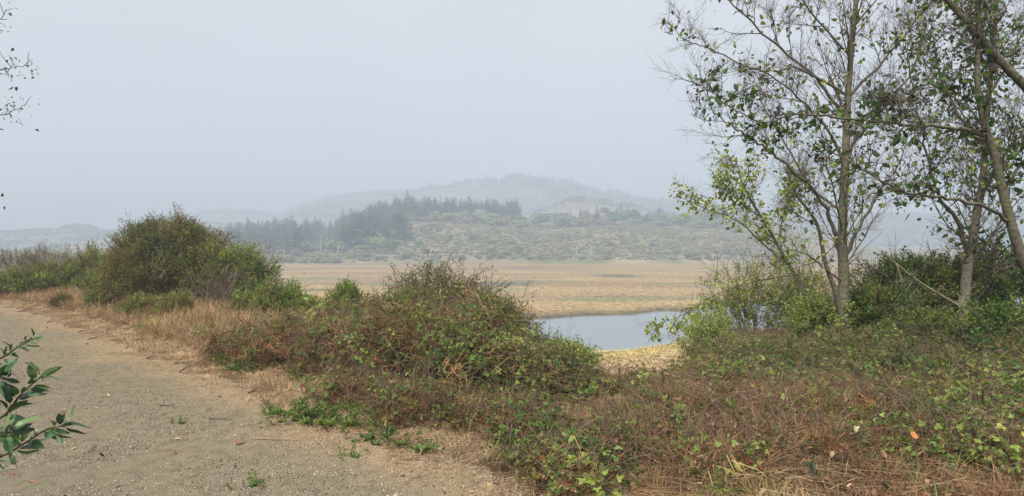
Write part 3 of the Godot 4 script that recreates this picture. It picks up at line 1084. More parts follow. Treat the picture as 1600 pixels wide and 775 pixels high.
func build_cover() -> void:
	rng.seed = 31
	var stone := [rough_stone(1), rough_stone(2)]
	var gs := [Copies.new(), Copies.new()]
	for i in 60000:
		var d := exp(rnd(log(2.6), log(16.0)))
		var x := rnd(-0.85, 0.3) * d
		var t := off_trail(x, -d)
		if t > 0.15 or t < -3.3: continue
		var s := rnd(0.003, 0.0085) * (1.0 if rng.randf() > 0.03 else 1.7)
		gs[i % 2].add(along(rvec(), s), Vector3(x, 0.013, -d), vary(pick([Color(0.30, 0.265, 0.2), Color(0.13, 0.118, 0.095), Color(0.38, 0.33, 0.25), Color(0.065, 0.06, 0.052), Color(0.19, 0.168, 0.13)]), 0.2))
	for j in 2: tag(scatter("gravel", stone[j], gs[j], self), "loose grit and pebbles strewn over the trail" if j == 0 else "darker chips of loose grit on the trail", "gravel")

	# dry grass, thatch and litter
	var bins := {}
	for k in ["tuft", "short", "thatch", "green", "sprout"]: bins[k] = [Copies.new(), Copies.new(), Copies.new()]
	var n := 0
	for i in 86000:
		var d := exp(rnd(log(2.6), log(27.0)))
		var x := rnd(-0.86, 1.3) * d
		if x > 0.86 * d and (d > 14.0 or rng.randf() < 0.5): continue
		var t := off_trail(x, -d)
		if t < -0.1 or (t < 0.3 and rng.randf() < 0.85): continue
		var b := -sdist(lip, x, -d)
		if b > 2.5: continue
		var g := nb.get_noise_2d(x * 25.0, d * 25.0)
		var kind := "thatch"
		var sc := rnd(0.7, 1.2)
		var col: Color
		if t < 0.75:
			if rng.randf() < 0.45: continue
			kind = "short"
			col = pick([Color(0.43, 0.30, 0.165), Color(0.36, 0.24, 0.125), Color(0.48, 0.36, 0.215)])
			sc *= 0.8
		elif x < -0.6 or t < 1.3:
			kind = "tuft" if rng.randf() < (0.6 if d > 8.0 else 0.2) else "thatch"
			sc *= clampf(0.45 + t * 0.35, 0.5, 1.0)
			col = pick([Color(0.38, 0.255, 0.13), Color(0.31, 0.195, 0.1), Color(0.43, 0.31, 0.17), Color(0.25, 0.155, 0.085)])
			if g > 0.3: col = col.lerp(Color(0.2, 0.21, 0.07), 0.6)
		else:
			if rng.randf() < 0.1: kind = "tuft"
			col = pick([Color(0.20, 0.108, 0.052), Color(0.135, 0.07, 0.038), Color(0.28, 0.175, 0.09), Color(0.085, 0.048, 0.03), Color(0.23, 0.13, 0.062)])
			sc *= 0.85
		if (kind == "tuft" or t > 1.5) and rng.randf() < 0.04 + maxf(g, 0.0) * 0.3:
			kind = "green"
			col = pick([Color(0.15, 0.2, 0.055), Color(0.2, 0.23, 0.07)])
		if kind == "thatch" and t > 1.1 and x > -1.2 and rng.randf() < 0.035 + 0.1 * maxf(0.0, nb.get_noise_2d(x * 18.0 + 70.0, d * 18.0)):
			kind = "sprout"
			col = pick([Color(0.09, 0.16, 0.034), Color(0.15, 0.22, 0.05), Color(0.2, 0.24, 0.07)])
			sc *= 0.75
		n += 1
		if d < 5.5: sc *= 0.8
		if b > -1.6 and x > 0.3 and x < 3.0: sc *= 0.5
		bins[kind][n % 3].add(Basis(Vector3.UP, rnd(0, TAU)).rotated(Vector3.RIGHT, rnd(-0.15, 0.15)).scaled(Vector3(sc, sc * rnd(0.8, 1.15), sc)), Vector3(x, ground_y(x, -d), -d), vary(col, 0.25))
	var said := {"tuft": "tawny dry grass standing between the trail and the bushes", "short": "flattened straw along the trail edge", "thatch": "matted brown dead grass stalks over the bank", "green": "scattered green grass blades among the straw", "sprout": "little green leafy sprouts coming up through the dead grass"}
	for k in bins:
		for j in 3: tag(scatter({"green": "green_grass", "sprout": "green_weeds"}.get(k, "dry_grass"), S[k][j], bins[k][j], self), said[k], "grass")
	var loose := [Copies.new(), Copies.new(), Copies.new()]
	for i in 9000:
		var d := exp(rnd(log(3.2), log(16.0)))
		var x := rnd(-0.86, 0.86) * d
		var t := off_trail(x, -d)
		if t < -0.55 or -sdist(lip, x, -d) > 0.5: continue
		if t < 0.25 and rng.randf() < 0.72 + 0.5 * (0.25 - t): continue
		var k := (i % 2) if t < 0.9 else 2
		if k == 2 and rng.randf() < 0.82: continue
		loose[k].add(Basis(Vector3.UP, rnd(0, TAU)).scaled(Vector3.ONE * rnd(0.7, 1.2)), Vector3(x, ground_y(x, -d) + (0.014 if k < 2 else 0.05), -d), vary(pick([Color(0.42, 0.31, 0.185), Color(0.30, 0.205, 0.125), Color(0.5, 0.39, 0.255), Color(0.18, 0.12, 0.08)]), 0.2))
	for j in 3: tag(scatter("loose_straw", S.straw[j], loose[j], self), ["loose bits of straw strewn over the trail edge", "fine straw fragments on the dirt of the trail edge", "long pale stalks fallen across the bank"][j], "straw")
	# yellow sedge on the near shore and rough tufts on the flat
	var mb := [Copies.new(), Copies.new()]
	for i in 18000:
		var d := exp(rnd(log(45.0), log(240.0)))
		var x := rnd(-0.62, 0.8) * d
		if wet(x, -d) > -0.7: continue
		var c := marsh_color(x, -d)
		var s := rnd(0.6, 1.3)
		mb[i % 2].add(Basis(Vector3.UP, rnd(0, TAU)).scaled(Vector3(s * 2.2, s, s * 2.2)), Vector3(x, marsh_y(x, -d) - 0.03, -d), vary(Color(c.r * 1.12, c.g * 1.12, c.b * 1.12), 0.14))
	for j in 2: tag(scatter("marsh_grass", S.marsh[j], mb[j], self), "dry straw coloured grass growing over the marsh flat", "grass")

# ------------------------------------------------------------------ bushes one can point to
func build_bushes() -> void:
	var bright := [Color(0.10, 0.165, 0.027), Color(0.19, 0.27, 0.045), Color(0.29, 0.35, 0.072), Color(0.24, 0.24, 0.066), Color(0.145, 0.22, 0.04)]
	var olive := [Color(0.11, 0.135, 0.04), Color(0.16, 0.175, 0.055), Color(0.20, 0.17, 0.06), Color(0.18, 0.12, 0.052), Color(0.24, 0.22, 0.08)]
	var drab := [Color(0.20, 0.19, 0.12), Color(0.28, 0.24, 0.17), Color(0.16, 0.16, 0.09), Color(0.34, 0.29, 0.22)]
	var dark := [Color(0.045, 0.095, 0.02), Color(0.075, 0.135, 0.028), Color(0.11, 0.17, 0.036), Color(0.14, 0.17, 0.04)]
	var pale := [Color(0.22, 0.31, 0.07), Color(0.33, 0.40, 0.10), Color(0.46, 0.48, 0.15), Color(0.30, 0.33, 0.10)]
	var rust := [Color(0.17, 0.085, 0.045), Color(0.23, 0.135, 0.065), Color(0.12, 0.072, 0.042), Color(0.28, 0.19, 0.10), Color(0.20, 0.07, 0.04)]
	var berry := [Color(0.055, 0.11, 0.022), Color(0.11, 0.19, 0.036), Color(0.18, 0.26, 0.05), Color(0.20, 0.165, 0.048), Color(0.28, 0.33, 0.08)]
	var leafy := [Color(0.055, 0.115, 0.022), Color(0.11, 0.185, 0.034), Color(0.18, 0.25, 0.05), Color(0.22, 0.22, 0.055), Color(0.095, 0.155, 0.03)]
	var stalks := [Color(0.22, 0.125, 0.06), Color(0.30, 0.185, 0.09), Color(0.16, 0.088, 0.046), Color(0.36, 0.24, 0.125), Color(0.25, 0.14, 0.065)]
	var C: Array = S.coyote
	var W: Array = S.willow
	# row where the trail bends out of sight
	for e in [[[Vector3(-16.90, 1.25, -22.51), 0.99], "grey seeding bush by the trail bend, at the picture's edge"], [[Vector3(-15.68, 1.36, -22.51), 0.95], "tallest grey seeding bush behind the green row at the trail bend"], [[Vector3(-14.46, 1.09, -22.21), 0.72], "grey seeding bush closest to the big round bush"]]:
		bush("seeding_bush", e[1], "grey bushes at the trail bend", e[0][0], e[0][1], [[S.drab, 420, 1.3], [S.bare, 60, 1.0], [C, 90, 1.0, olive]], drab, {"stem": M.grey_stem, "stems": 22})
	for e in [[[Vector3(-13.77, 0.63, -18.10), 0.69], "low green bush where the trail leaves the picture"], [[Vector3(-13.14, 0.83, -18.30), 0.70], "green bush below the tallest grey seeding bush"], [[Vector3(-12.58, 0.95, -18.71), 0.68], "rounded green bush in the middle of the row at the trail bend"], [[Vector3(-12.16, 1.27, -19.37), 0.56], "yellow green upright bush beside the big round bush"], [[Vector3(-10.44, 0.85, -16.99), 0.46], "bushy green shrub tucked against the big round bush"]]:
		bush("green_bush", e[1], "green bushes at the trail bend", e[0][0], e[0][1], [[C, 380, 1.2], [S.drab, 120, 1.1, drab], [W, 90, 1.0, olive], [S.brown, 40, 1.2], [S.spray, 14, 0.7, olive]], bright, {"lump": 0.6})
	# the big round bush and its neighbours
	bush("round_bush", "big rounded olive brown bush standing tallest beside the trail", "", Vector3(-7.78, 2.18, -15.14), 1.22, [[W, 2800, 1.0], [S.spray, 190, 0.9], [C, 520, 1.1, bright], [S.bare, 90, 1.0]], olive, {"stems": 40, "stem": M.dark_stem, "hollow": 0.5, "lump": 0.22, "base": 0.88, "over": 0.2})
	bush("green_bush", "olive green bush filling in between the row and the big round bush", "green bushes at the trail bend", Vector3(-9.53, 1.35, -16.32), 0.63, [[C, 420, 1.2], [W, 160, 1.0, olive]], bright)
	bush("green_bush", "green bush pushed in front of the big round bush and the leggy bush", "green bushes along the lip", Vector3(-6.64, 1.49, -14.60), 0.67, [[C, 300, 1.2], [W, 420, 1.0, olive]], bright)
	bush("leggy_bush", "leggy green bush with thin shoots leaning on the big round bush", "", Vector3(-5.94, 1.43, -14.60), 0.67, [[C, 420, 1.3], [W, 420, 1.1], [S.spray, 46, 0.9, olive], [S.bare, 60, 1.2]], bright, {"stems": 34, "stem": M.grey_stem, "up": 1.0})
	bush("bare_bush", "bare purplish grey stems in front of the big round bush", "", Vector3(-6.15, 0.91, -13.87), 0.35, [[S.brown, 40, 1.2], [S.bare, 26, 1.2], [S.dead_leaf, 26, 0.8, rust]], drab, {"stems": 36, "stem": M.grey_stem, "up": 1.2})
	for e in [[[Vector3(-9.01, 0.56, -14.60), 0.34], "small green bush at the grassy foot of the big round bush, trail bend side"], [[Vector3(-7.17, 0.55, -13.00), 0.45], "dark green low bush in dry grass under the big round bush"], [[Vector3(-6.45, 0.57, -12.71), 0.33], "fresh green low bush under the big round bush, beside the bare stems"], [[Vector3(-4.98, 0.42, -12.06), 0.20], "smallest bright green bush in the dry grass below the bare stems"], [[Vector3(-10.44, 0.24, -15.42), 0.19], "tiny green plant alone in the dry verge at the trail bend"]]:
		bush("low_bush", e[1], "low bushes in the verge", e[0][0], e[0][1], [[C, 210, 0.9], [W, 70, 0.9, olive], [S.brown, 30, 0.9], [S.tuft, 60, 0.9, stalks]], bright, {"low": 0.02, "lump": 0.6})
	bush("green_bush", "wide bright green bush sloping towards the marsh beside the leggy bush", "green bushes along the lip", Vector3(-4.44, 0.79, -12.42), 0.67, [[C, 520, 1.1], [W, 110, 1.0, olive], [S.brown, 40, 1.0], [S.spray, 16, 0.6, olive]], bright, {"lump": 0.6})
	bush("green_bush", "outer bright green bush with a pointed tip above the marsh channel", "green bushes along the lip", Vector3(-3.83, 0.59, -12.24), 0.35, [[C, 320, 1.0]], bright)
	bush("upright_bush", "narrow upright green bush alone against the marsh", "", Vector3(-2.89, 0.93, -11.56), 0.29, [[C, 300, 1.0], [S.spray, 14, 0.7, olive]], bright, {"up": 1.3})
	# bushes on the bramble mound
	bush("green_bush", "feathery bright green bush on top of the bramble mound", "green bushes along the lip", Vector3(-1.45, 0.93, -9.45), 0.42, [[C, 520, 1.05]], bright)
	bush("spray_bush", "airy bush of thin dark stems rising from the bramble mound against the marsh", "", Vector3(-1.05, 1.16, -9.90), 0.84, [[S.spray, 190, 0.85], [W, 420, 1.0]], olive, {"stems": 30, "stem": M.dark_stem, "up": 0.9, "lump": 0.5, "hollow": 0.3})
	bush("spray_bush", "olive bush with small leaves where the bramble mound starts to fall", "", Vector3(-0.30, 0.80, -9.04), 0.49, [[W, 620, 1.0], [S.spray, 70, 0.8], [C, 160, 1.0]], olive, {"stems": 26})
	bush("spray_bush", "olive bush halfway down the bramble mound above the river", "", Vector3(0.23, 0.35, -8.57), 0.28, [[W, 420, 0.9], [S.spray, 46, 0.7]], olive, {"stems": 20})
	bush("leafy_bush", "yellow green leafy bush at the low end of the mound, against the river", "", Vector3(0.62, 0.28, -7.63), 0.29, [[W, 360, 0.9], [S.alder, 46, 0.7], [S.spray, 26, 0.6]], pale, {"stems": 20})
	# brambles
	var mounds := [
		[[Vector3(-3.36, 0.45, -8.57), 0.44], "reddish brown bramble below the wide bright green bush", rust, 0.7], [[Vector3(-2.73, 0.62, -8.40), 0.52], "brown bramble tangle below the pointed green bush", rust, 0.7],
		[[Vector3(-1.96, 0.80, -7.84), 0.54], "bramble tangle with brown canes below the narrow upright bush", rust, 0.62], [[Vector3(-1.24, 0.91, -7.16), 0.55], "russet and green bramble below the feathery green bush", berry, 0.5],
		[[Vector3(-0.62, 0.94, -6.75), 0.53], "dense bramble at the middle of the mound with dark leaves", berry, 0.38], [[Vector3(-0.16, 0.74, -6.54), 0.45], "dark green bramble at the front of the mound", berry, 0.2],
		[[Vector3(0.23, 0.54, -6.34), 0.40], "bramble with dark hollow and arching canes at the mound's low end", berry, 0.3], [[Vector3(0.60, 0.30, -6.25), 0.31], "low bramble closing the mound beside the river view", berry, 0.25],
		[[Vector3(-0.92, 0.30, -5.97), 0.38], "low bramble of mixed green and straw at the foot of the mound", berry, 0.72], [[Vector3(-1.50, 0.30, -6.49), 0.35], "green and straw bramble fringe near the trail edge weeds", berry, 0.75],
		[[Vector3(1.25, 0.11, -6.20), 0.24], "low weedy bramble in the dip below the river view", berry, 0.55], [[Vector3(2.19, 0.21, -7.35), 0.40], "bramble on the bank under the pale willow", berry, 0.3],
		[[Vector3(2.80, 0.34, -7.10), 0.55], "leafy bramble on the bank below the taller tree's stem", berry, 0.2], [[Vector3(3.63, 0.40, -6.92), 0.53], "leafy bramble between the two tree trunks", berry, 0.15],
		[[Vector3(4.22, 0.42, -6.65), 0.51], "leafy bramble in front of the second tree trunk", berry, 0.15], [[Vector3(4.43, 0.46, -5.97), 0.44], "thick leafy bramble under the leaning tree", berry, 0.1],
		[[Vector3(3.65, 0.41, -4.82), 0.32], "dark leafy bramble low on the bank, lowest at the picture's edge", berry, 0.1], [[Vector3(0.43, 0.23, -4.48), 0.39], "low bramble patch in brown grass beside the path's end", berry, 0.35],
		[[Vector3(2.99, 0.34, -8.07), 0.62], "leafy bramble close behind the bank under the pale willow", berry, 0.1], [[Vector3(3.60, 0.34, -7.99), 0.43], "leafy bramble hugging the foot of the taller tree", berry, 0.1],
		[[Vector3(4.66, 0.44, -8.07), 0.67], "dense leafy bramble behind the bank between the two trunks", berry, 0.08], [[Vector3(5.67, 0.47, -7.92), 0.64], "dense leafy bramble beyond the second trunk", berry, 0.08],
		[[Vector3(2.98, 0.24, -6.20), 0.48], "half dead bramble on the bank below the taller tree", berry, 0.70], [[Vector3(3.52, 0.30, -5.22), 0.40], "leafy bramble spilling down the bank above the tangled straw", berry, 0.15],
		[[Vector3(-0.43, 0.20, -5.69), 0.27], "ragged bramble fringe in straw below the dark green bramble", berry, 0.75], [[Vector3(1.37, 0.19, -5.46), 0.35], "half dead bramble in brown grass below the dip at the river view", berry, 0.85],
		[[Vector3(2.00, 0.21, -5.32), 0.37], "brown bramble litter on the bank under the willow side", berry, 0.85], [[Vector3(0.88, 0.16, -4.80), 0.30], "scruffy bramble beside the low patch near the path's end", berry, 0.80],
		[[Vector3(1.30, 0.17, -4.36), 0.34], "brown and green bramble tangle low on the bank", berry, 0.85], [[Vector3(1.98, 0.19, -4.56), 0.33], "dead bramble canes with few leaves amid brown thatch", berry, 0.92],
		[[Vector3(2.79, 0.20, -4.46), 0.33], "leafy bramble around the large orange brown leaf", berry, 0.55], [[Vector3(3.12, 0.21, -4.19), 0.28], "leafy bramble in the bottom corner of the bank", berry, 0.25],
		[[Vector3(0.10, 0.15, -5.22), 0.25], "small bramble clump rising behind the low patch near the path's end", berry, 0.4],
		[[Vector3(2.87, 0.20, -5.22), 0.33], "thin bramble sprawl over the dead grass of the bank", berry, 0.75]]
	for e in mounds:
		var r: float = e[0][1]
		var k: float = clampf(r * 1.6, 0.5, 1.3)
		var dead: float = e[3]
		bush("bramble", e[1], "brambles along the bluff", e[0][0], r, [[S.bramble, int(520.0 * k * (1.0 - dead)), 0.8, berry], [S.willow, int(130.0 * k * (1.2 - dead)), 0.75, berry], [S.coyote, int(90.0 * k), 0.75, bright], [S.alder, int(90.0 * k) if dead < 0.2 else 0, 0.7, leafy], [S.arch, int(80.0 * k), 0.75], [S.brown, int(80.0 * k * (0.4 + dead)), 0.85], [S.dead_leaf, int(220.0 * k * dead) + 10, 0.7, rust], [S.tuft, int(130.0 * k * maxf(0.1, dead - 0.2)), 0.7, stalks], [S.thatch, int(210.0 * k * maxf(0.15, dead)), 0.85, stalks]], e[2], {"category": "bramble", "flat": 3.4, "over": 0.05, "hollow": 0.4, "low": 0.0, "up": 0.4, "stems": 18, "stem": M.cane, "lump": 0.6, "depth": 1.1})
	# behind the trees
	bush("willow_bush", "pale green willow bush spreading over the river view", "", Vector3(3.97, 1.13, -11.24), 0.80, [[S.alder, 250, 0.62], [W, 210, 1.1], [S.spray, 40, 0.8, pale], [S.bare, 40, 1.3]], pale, {"stems": 34, "stem": M.grey_stem, "hollow": 0.1, "lump": 0.8})
	bush("willow_bush", "pale willow bush with whitish stems close behind the taller tree", "", Vector3(4.77, 1.20, -11.09), 0.70, [[S.alder, 270, 0.62], [W, 170, 1.1], [S.bare, 60, 1.3]], pale, {"stems": 30, "stem": M.pale_stem, "hollow": 0.1, "lump": 0.7})
	bush("willow_bush", "low pale willow bush at the edge of the river view", "", Vector3(2.80, 0.56, -9.45), 0.40, [[S.alder, 130, 0.6], [W, 200, 1.0], [S.spray, 16, 0.7, pale]], pale, {"stems": 20, "stem": M.grey_stem, "hollow": 0.2})
	bush("willow_bush", "lower pale green bush against the foot of the taller tree", "", Vector3(4.23, 0.85, -9.24), 0.39, [[S.alder, 200, 0.65], [W, 200, 1.0]], pale, {"stems": 16})
	bush("thicket_bush", "leafy green thicket just past the taller tree's trunk", "", Vector3(5.16, 0.92, -9.56), 0.48, [[S.alder, 420, 0.7], [W, 260, 1.1], [S.bare, 30, 1.2]], leafy, {"stems": 22, "stem": M.dark_stem})
	bush("thicket_bush", "dark leafy thicket between the two tree trunks", "", Vector3(6.02, 1.35, -10.14), 0.68, [[S.alder, 620, 0.7], [W, 520, 1.1], [S.bare, 50, 1.2]], leafy, {"stems": 26, "stem": M.dark_stem})
	bush("thicket_bush", "green thicket just behind the second tree trunk", "", Vector3(6.82, 1.40, -10.27), 0.65, [[S.alder, 520, 0.7], [C, 420, 1.2], [S.bare, 50, 1.2]], leafy, {"stems": 26, "stem": M.dark_stem})
	bush("thicket_bush", "dark green thicket beyond the leaning dead branch", "", Vector3(7.61, 1.52, -10.27), 0.73, [[S.alder, 700, 0.75], [W, 260, 1.1]], dark, {"stems": 26, "stem": M.dark_stem})
	bush("thicket_bush", "low leafy thicket in front of the second tree trunk", "", Vector3(5.26, 0.68, -8.40), 0.44, [[S.alder, 260, 0.65], [W, 240, 1.0]], leafy, {"stems": 16})
	bush("thicket_bush", "low leafy thicket under the leaning tree's limbs", "", Vector3(6.07, 0.82, -8.23), 0.49, [[S.alder, 360, 0.7], [W, 200, 1.0]], leafy, {"stems": 16})

# ------------------------------------------------------------------ trees one can point to
func build_trees() -> void:
	rng.seed = 4100
	var shapes := [broad_leaf(1, 0.62, 0.25), broad_leaf(2, 0.55, -0.1), broad_leaf(3, 0.66, 0.4)]
	var alder := []
	for c in [Color(0.17, 0.24, 0.05), Color(0.12, 0.175, 0.04), Color(0.25, 0.29, 0.065), Color(0.33, 0.31, 0.08), Color(0.09, 0.135, 0.035)]:
		for s in shapes: alder.append(tinted(s, c, M.leaf))
	var fresh := []
	for c in [Color(0.24, 0.31, 0.07), Color(0.33, 0.38, 0.095), Color(0.18, 0.255, 0.055), Color(0.42, 0.42, 0.12)]:
		for s in shapes: fresh.append(tinted(s, c, M.leaf))
	var deep := []
	for c in [Color(0.05, 0.115, 0.032), Color(0.075, 0.145, 0.036), Color(0.12, 0.185, 0.045), Color(0.06, 0.085, 0.034)]:
		for s in shapes: deep.append(tinted(s, c, M.leaf))
	var bark := Color(0.205, 0.178, 0.145)

	tree("alder_tree", "taller slender grey alder with bare twigs standing beside the river view", Vector3(4.42, 0.0, -9.0),
		[[[Vector3(4.44, -0.31, -9.00), Vector3(4.45, 0.15, -9.00), Vector3(4.48, 1.01, -9.00), Vector3(4.46, 1.53, -9.00), Vector3(4.47, 2.22, -9.00), Vector3(4.50, 2.91, -9.00), Vector3(4.52, 3.51, -9.00), Vector3(4.56, 4.11, -9.00), Vector3(4.62, 4.80, -9.00), Vector3(4.68, 5.56, -9.00), Vector3(4.71, 6.67, -9.00)], 0.09, 0.018, 44, 1.25, 0.8, 0.7, 0.22],
		[[Vector3(4.46, 0.37, -8.95), Vector3(4.33, 0.85, -8.90), Vector3(4.16, 1.28, -8.85), Vector3(4.04, 1.74, -8.80), Vector3(3.88, 1.97, -8.75), Vector3(3.72, 2.15, -8.70), Vector3(3.58, 2.45, -8.70)], 0.042, 0.01, 9, 0.5, 0.4, 0.3, 0.35]],
		[[[Vector3(4.44, 1.36, -9.00), Vector3(4.27, 1.79, -8.90), Vector3(4.08, 2.09, -8.80), Vector3(3.66, 2.42, -8.60), Vector3(3.30, 2.69, -8.50), Vector3(2.99, 2.85, -8.40), Vector3(2.78, 2.97, -8.30), Vector3(2.56, 3.11, -8.30), Vector3(2.38, 3.34, -8.20)], 0.042, 0.007, 14, 0.55, 0.4, 0.3, 0.25],
		[[Vector3(4.48, 2.52, -9.00), Vector3(4.26, 2.94, -8.90), Vector3(3.89, 3.34, -8.80), Vector3(3.51, 3.60, -8.70), Vector3(3.17, 3.77, -8.60)], 0.034, 0.008, 12, 0.6, 0.4, 0.35],
		[[Vector3(4.52, 3.51, -9.00), Vector3(3.74, 3.80, -8.70), Vector3(3.33, 3.74, -8.60), Vector3(2.93, 3.76, -8.40), Vector3(2.46, 3.95, -8.30), Vector3(2.15, 4.01, -8.20), Vector3(1.90, 4.26, -8.20)], 0.026, 0.004, 9, 0.3, 0.28, 0.3, 0.3],
		[[Vector3(4.50, 3.17, -9.00), Vector3(4.15, 3.68, -9.00), Vector3(3.63, 4.01, -8.80), Vector3(3.17, 4.34, -8.70), Vector3(2.79, 4.64, -8.60), Vector3(2.50, 4.90, -8.60)], 0.034, 0.007, 14, 0.6, 0.4, 0.35],
		[[Vector3(4.48, 1.31, -9.00), Vector3(4.65, 1.77, -8.90), Vector3(4.83, 2.19, -8.80), Vector3(5.02, 2.52, -8.70), Vector3(5.16, 3.03, -8.70)], 0.04, 0.008, 11, 0.5, 0.4, 0.4],
		[[Vector3(4.52, 2.78, -9.00), Vector3(4.95, 3.25, -9.10), Vector3(5.44, 3.80, -9.20), Vector3(5.71, 4.43, -9.20)], 0.034, 0.008, 14, 0.6, 0.4, 0.4],
		[[Vector3(4.54, 3.51, -9.00), Vector3(4.90, 3.95, -8.80), Vector3(5.25, 4.44, -8.70), Vector3(5.52, 4.94, -8.70)], 0.03, 0.008, 14, 0.6, 0.4, 0.4],
		[[Vector3(4.56, 4.03, -9.00), Vector3(4.17, 4.45, -9.00), Vector3(3.82, 4.84, -8.90), Vector3(3.65, 5.27, -8.90)], 0.025, 0.008, 12, 0.6, 0.4, 0.4],
		[[Vector3(4.46, 1.96, -9.00), Vector3(4.19, 2.23, -9.20), Vector3(3.92, 2.79, -9.40), Vector3(3.64, 3.35, -9.50), Vector3(3.45, 3.80, -9.50)], 0.03, 0.007, 12, 0.5, 0.4, 0.35],
		[[Vector3(4.48, 1.01, -9.00), Vector3(4.14, 1.19, -8.80), Vector3(3.80, 1.39, -8.60), Vector3(3.47, 1.44, -8.50), Vector3(3.19, 1.34, -8.40)], 0.02, 0.005, 7, 0.35, 0.25, 0.1]],
		bark, 1250, 0.07, alder, 640, {"clumps": 36})

	tree("alder_tree", "second grey alder with forked trunk and hanging dark dead leaves", Vector3(6.4, 0.0, -9.5),
		[[[Vector3(6.43, -0.39, -9.50), Vector3(6.43, 0.06, -9.50), Vector3(6.45, 0.61, -9.50), Vector3(6.48, 1.07, -9.50), Vector3(6.55, 1.48, -9.50), Vector3(6.62, 1.98, -9.50), Vector3(6.70, 2.44, -9.50), Vector3(6.73, 3.16, -9.50), Vector3(6.81, 4.07, -9.50), Vector3(6.86, 4.97, -9.50), Vector3(6.89, 6.41, -9.50)], 0.095, 0.022, 40, 1.0, 0.8, 0.55, 0.3]],
		[[[Vector3(6.51, 1.30, -9.50), Vector3(6.23, 1.80, -9.30), Vector3(5.98, 2.04, -9.20), Vector3(5.77, 2.30, -9.10), Vector3(5.62, 2.58, -9.00), Vector3(5.53, 2.95, -9.00), Vector3(5.35, 3.49, -8.90), Vector3(5.27, 4.08, -8.90)], 0.05, 0.01, 18, 0.6, 0.5, 0.3],
		[[Vector3(6.65, 2.16, -9.50), Vector3(6.77, 2.58, -9.30), Vector3(6.96, 2.98, -9.20), Vector3(7.16, 3.27, -9.10)], 0.04, 0.01, 12, 0.6, 0.4, 0.3],
		[[Vector3(6.71, 2.89, -9.50), Vector3(6.43, 3.36, -9.60), Vector3(6.21, 3.94, -9.70), Vector3(6.13, 4.61, -9.80)], 0.036, 0.01, 16, 0.6, 0.5, 0.35],
		[[Vector3(6.77, 3.62, -9.50), Vector3(7.01, 4.13, -9.40), Vector3(7.27, 4.67, -9.40)], 0.034, 0.01, 14, 0.6, 0.5, 0.35],
		[[Vector3(6.79, 3.98, -9.50), Vector3(6.35, 4.46, -9.30), Vector3(6.06, 5.04, -9.20)], 0.03, 0.01, 14, 0.6, 0.5, 0.35]],
		bark, 2000, 0.072, deep + alder, 420, {"clumps": 380})

	tree("leaning_tree", "leaning tree with long bare limbs reaching sideways across the trunks", Vector3(5.2, 0.0, -6.1),
		[[[Vector3(5.22, -0.01, -6.10), Vector3(5.05, 0.50, -6.10), Vector3(4.82, 1.08, -6.10), Vector3(4.66, 1.44, -6.10), Vector3(4.53, 1.85, -6.10), Vector3(4.42, 2.30, -6.10), Vector3(4.35, 2.52, -6.10), Vector3(4.29, 2.72, -6.10), Vector3(4.24, 3.07, -6.10), Vector3(4.25, 3.53, -6.10), Vector3(4.20, 4.17, -6.10)], 0.062, 0.016, 14, 0.5, 0.45, 0.35, 0.4],
		[[Vector3(5.23, 0.03, -6.10), Vector3(5.28, 0.97, -6.10), Vector3(5.20, 2.02, -6.10), Vector3(4.96, 2.66, -6.10), Vector3(4.71, 2.95, -6.10), Vector3(4.51, 3.15, -6.10), Vector3(4.34, 3.34, -6.10), Vector3(4.14, 3.56, -6.10), Vector3(3.94, 3.79, -6.10), Vector3(3.72, 4.02, -6.10)], 0.06, 0.02, 12, 0.5, 0.4, 0.2, 0.45]],
		[[[Vector3(4.33, 2.53, -6.10), Vector3(4.02, 2.58, -6.00), Vector3(3.71, 2.60, -5.95), Vector3(3.40, 2.61, -5.90), Vector3(3.22, 2.63, -5.90), Vector3(2.94, 2.66, -5.90), Vector3(2.55, 2.70, -5.90), Vector3(2.28, 2.62, -5.90), Vector3(2.06, 2.68, -5.90), Vector3(1.83, 2.82, -5.90), Vector3(1.73, 2.98, -5.90)], 0.026, 0.004, 20, 0.32, 0.22, 0.3, 0.2],
		[[Vector3(4.55, 1.74, -6.10), Vector3(4.29, 1.86, -6.00), Vector3(3.96, 1.93, -5.90), Vector3(3.63, 1.97, -5.80), Vector3(3.40, 2.00, -5.80), Vector3(3.18, 2.11, -5.80), Vector3(3.01, 2.21, -5.80), Vector3(2.82, 2.33, -5.80), Vector3(2.67, 2.47, -5.80)], 0.026, 0.005, 10, 0.3, 0.25, 0.3, 0.3],
		[[Vector3(4.48, 2.02, -6.10), Vector3(4.70, 2.25, -6.20), Vector3(4.96, 2.48, -6.30)], 0.028, 0.008, 8, 0.4, 0.3, 0.3],
		[[Vector3(4.68, 1.41, -6.10), Vector3(4.58, 1.31, -6.20), Vector3(4.48, 1.43, -6.30), Vector3(4.42, 1.64, -6.40)], 0.022, 0.006, 6, 0.3, 0.25, 0.2],
		[[Vector3(4.32, 2.63, -6.10), Vector3(4.15, 2.86, -6.20), Vector3(3.93, 3.05, -6.30), Vector3(3.62, 2.85, -6.30), Vector3(3.55, 2.96, -6.40)], 0.018, 0.005, 10, 0.3, 0.25, 0.2]],
		Color(0.17, 0.15, 0.115), 1000, 0.07, deep, 130, {"clumps": 140})

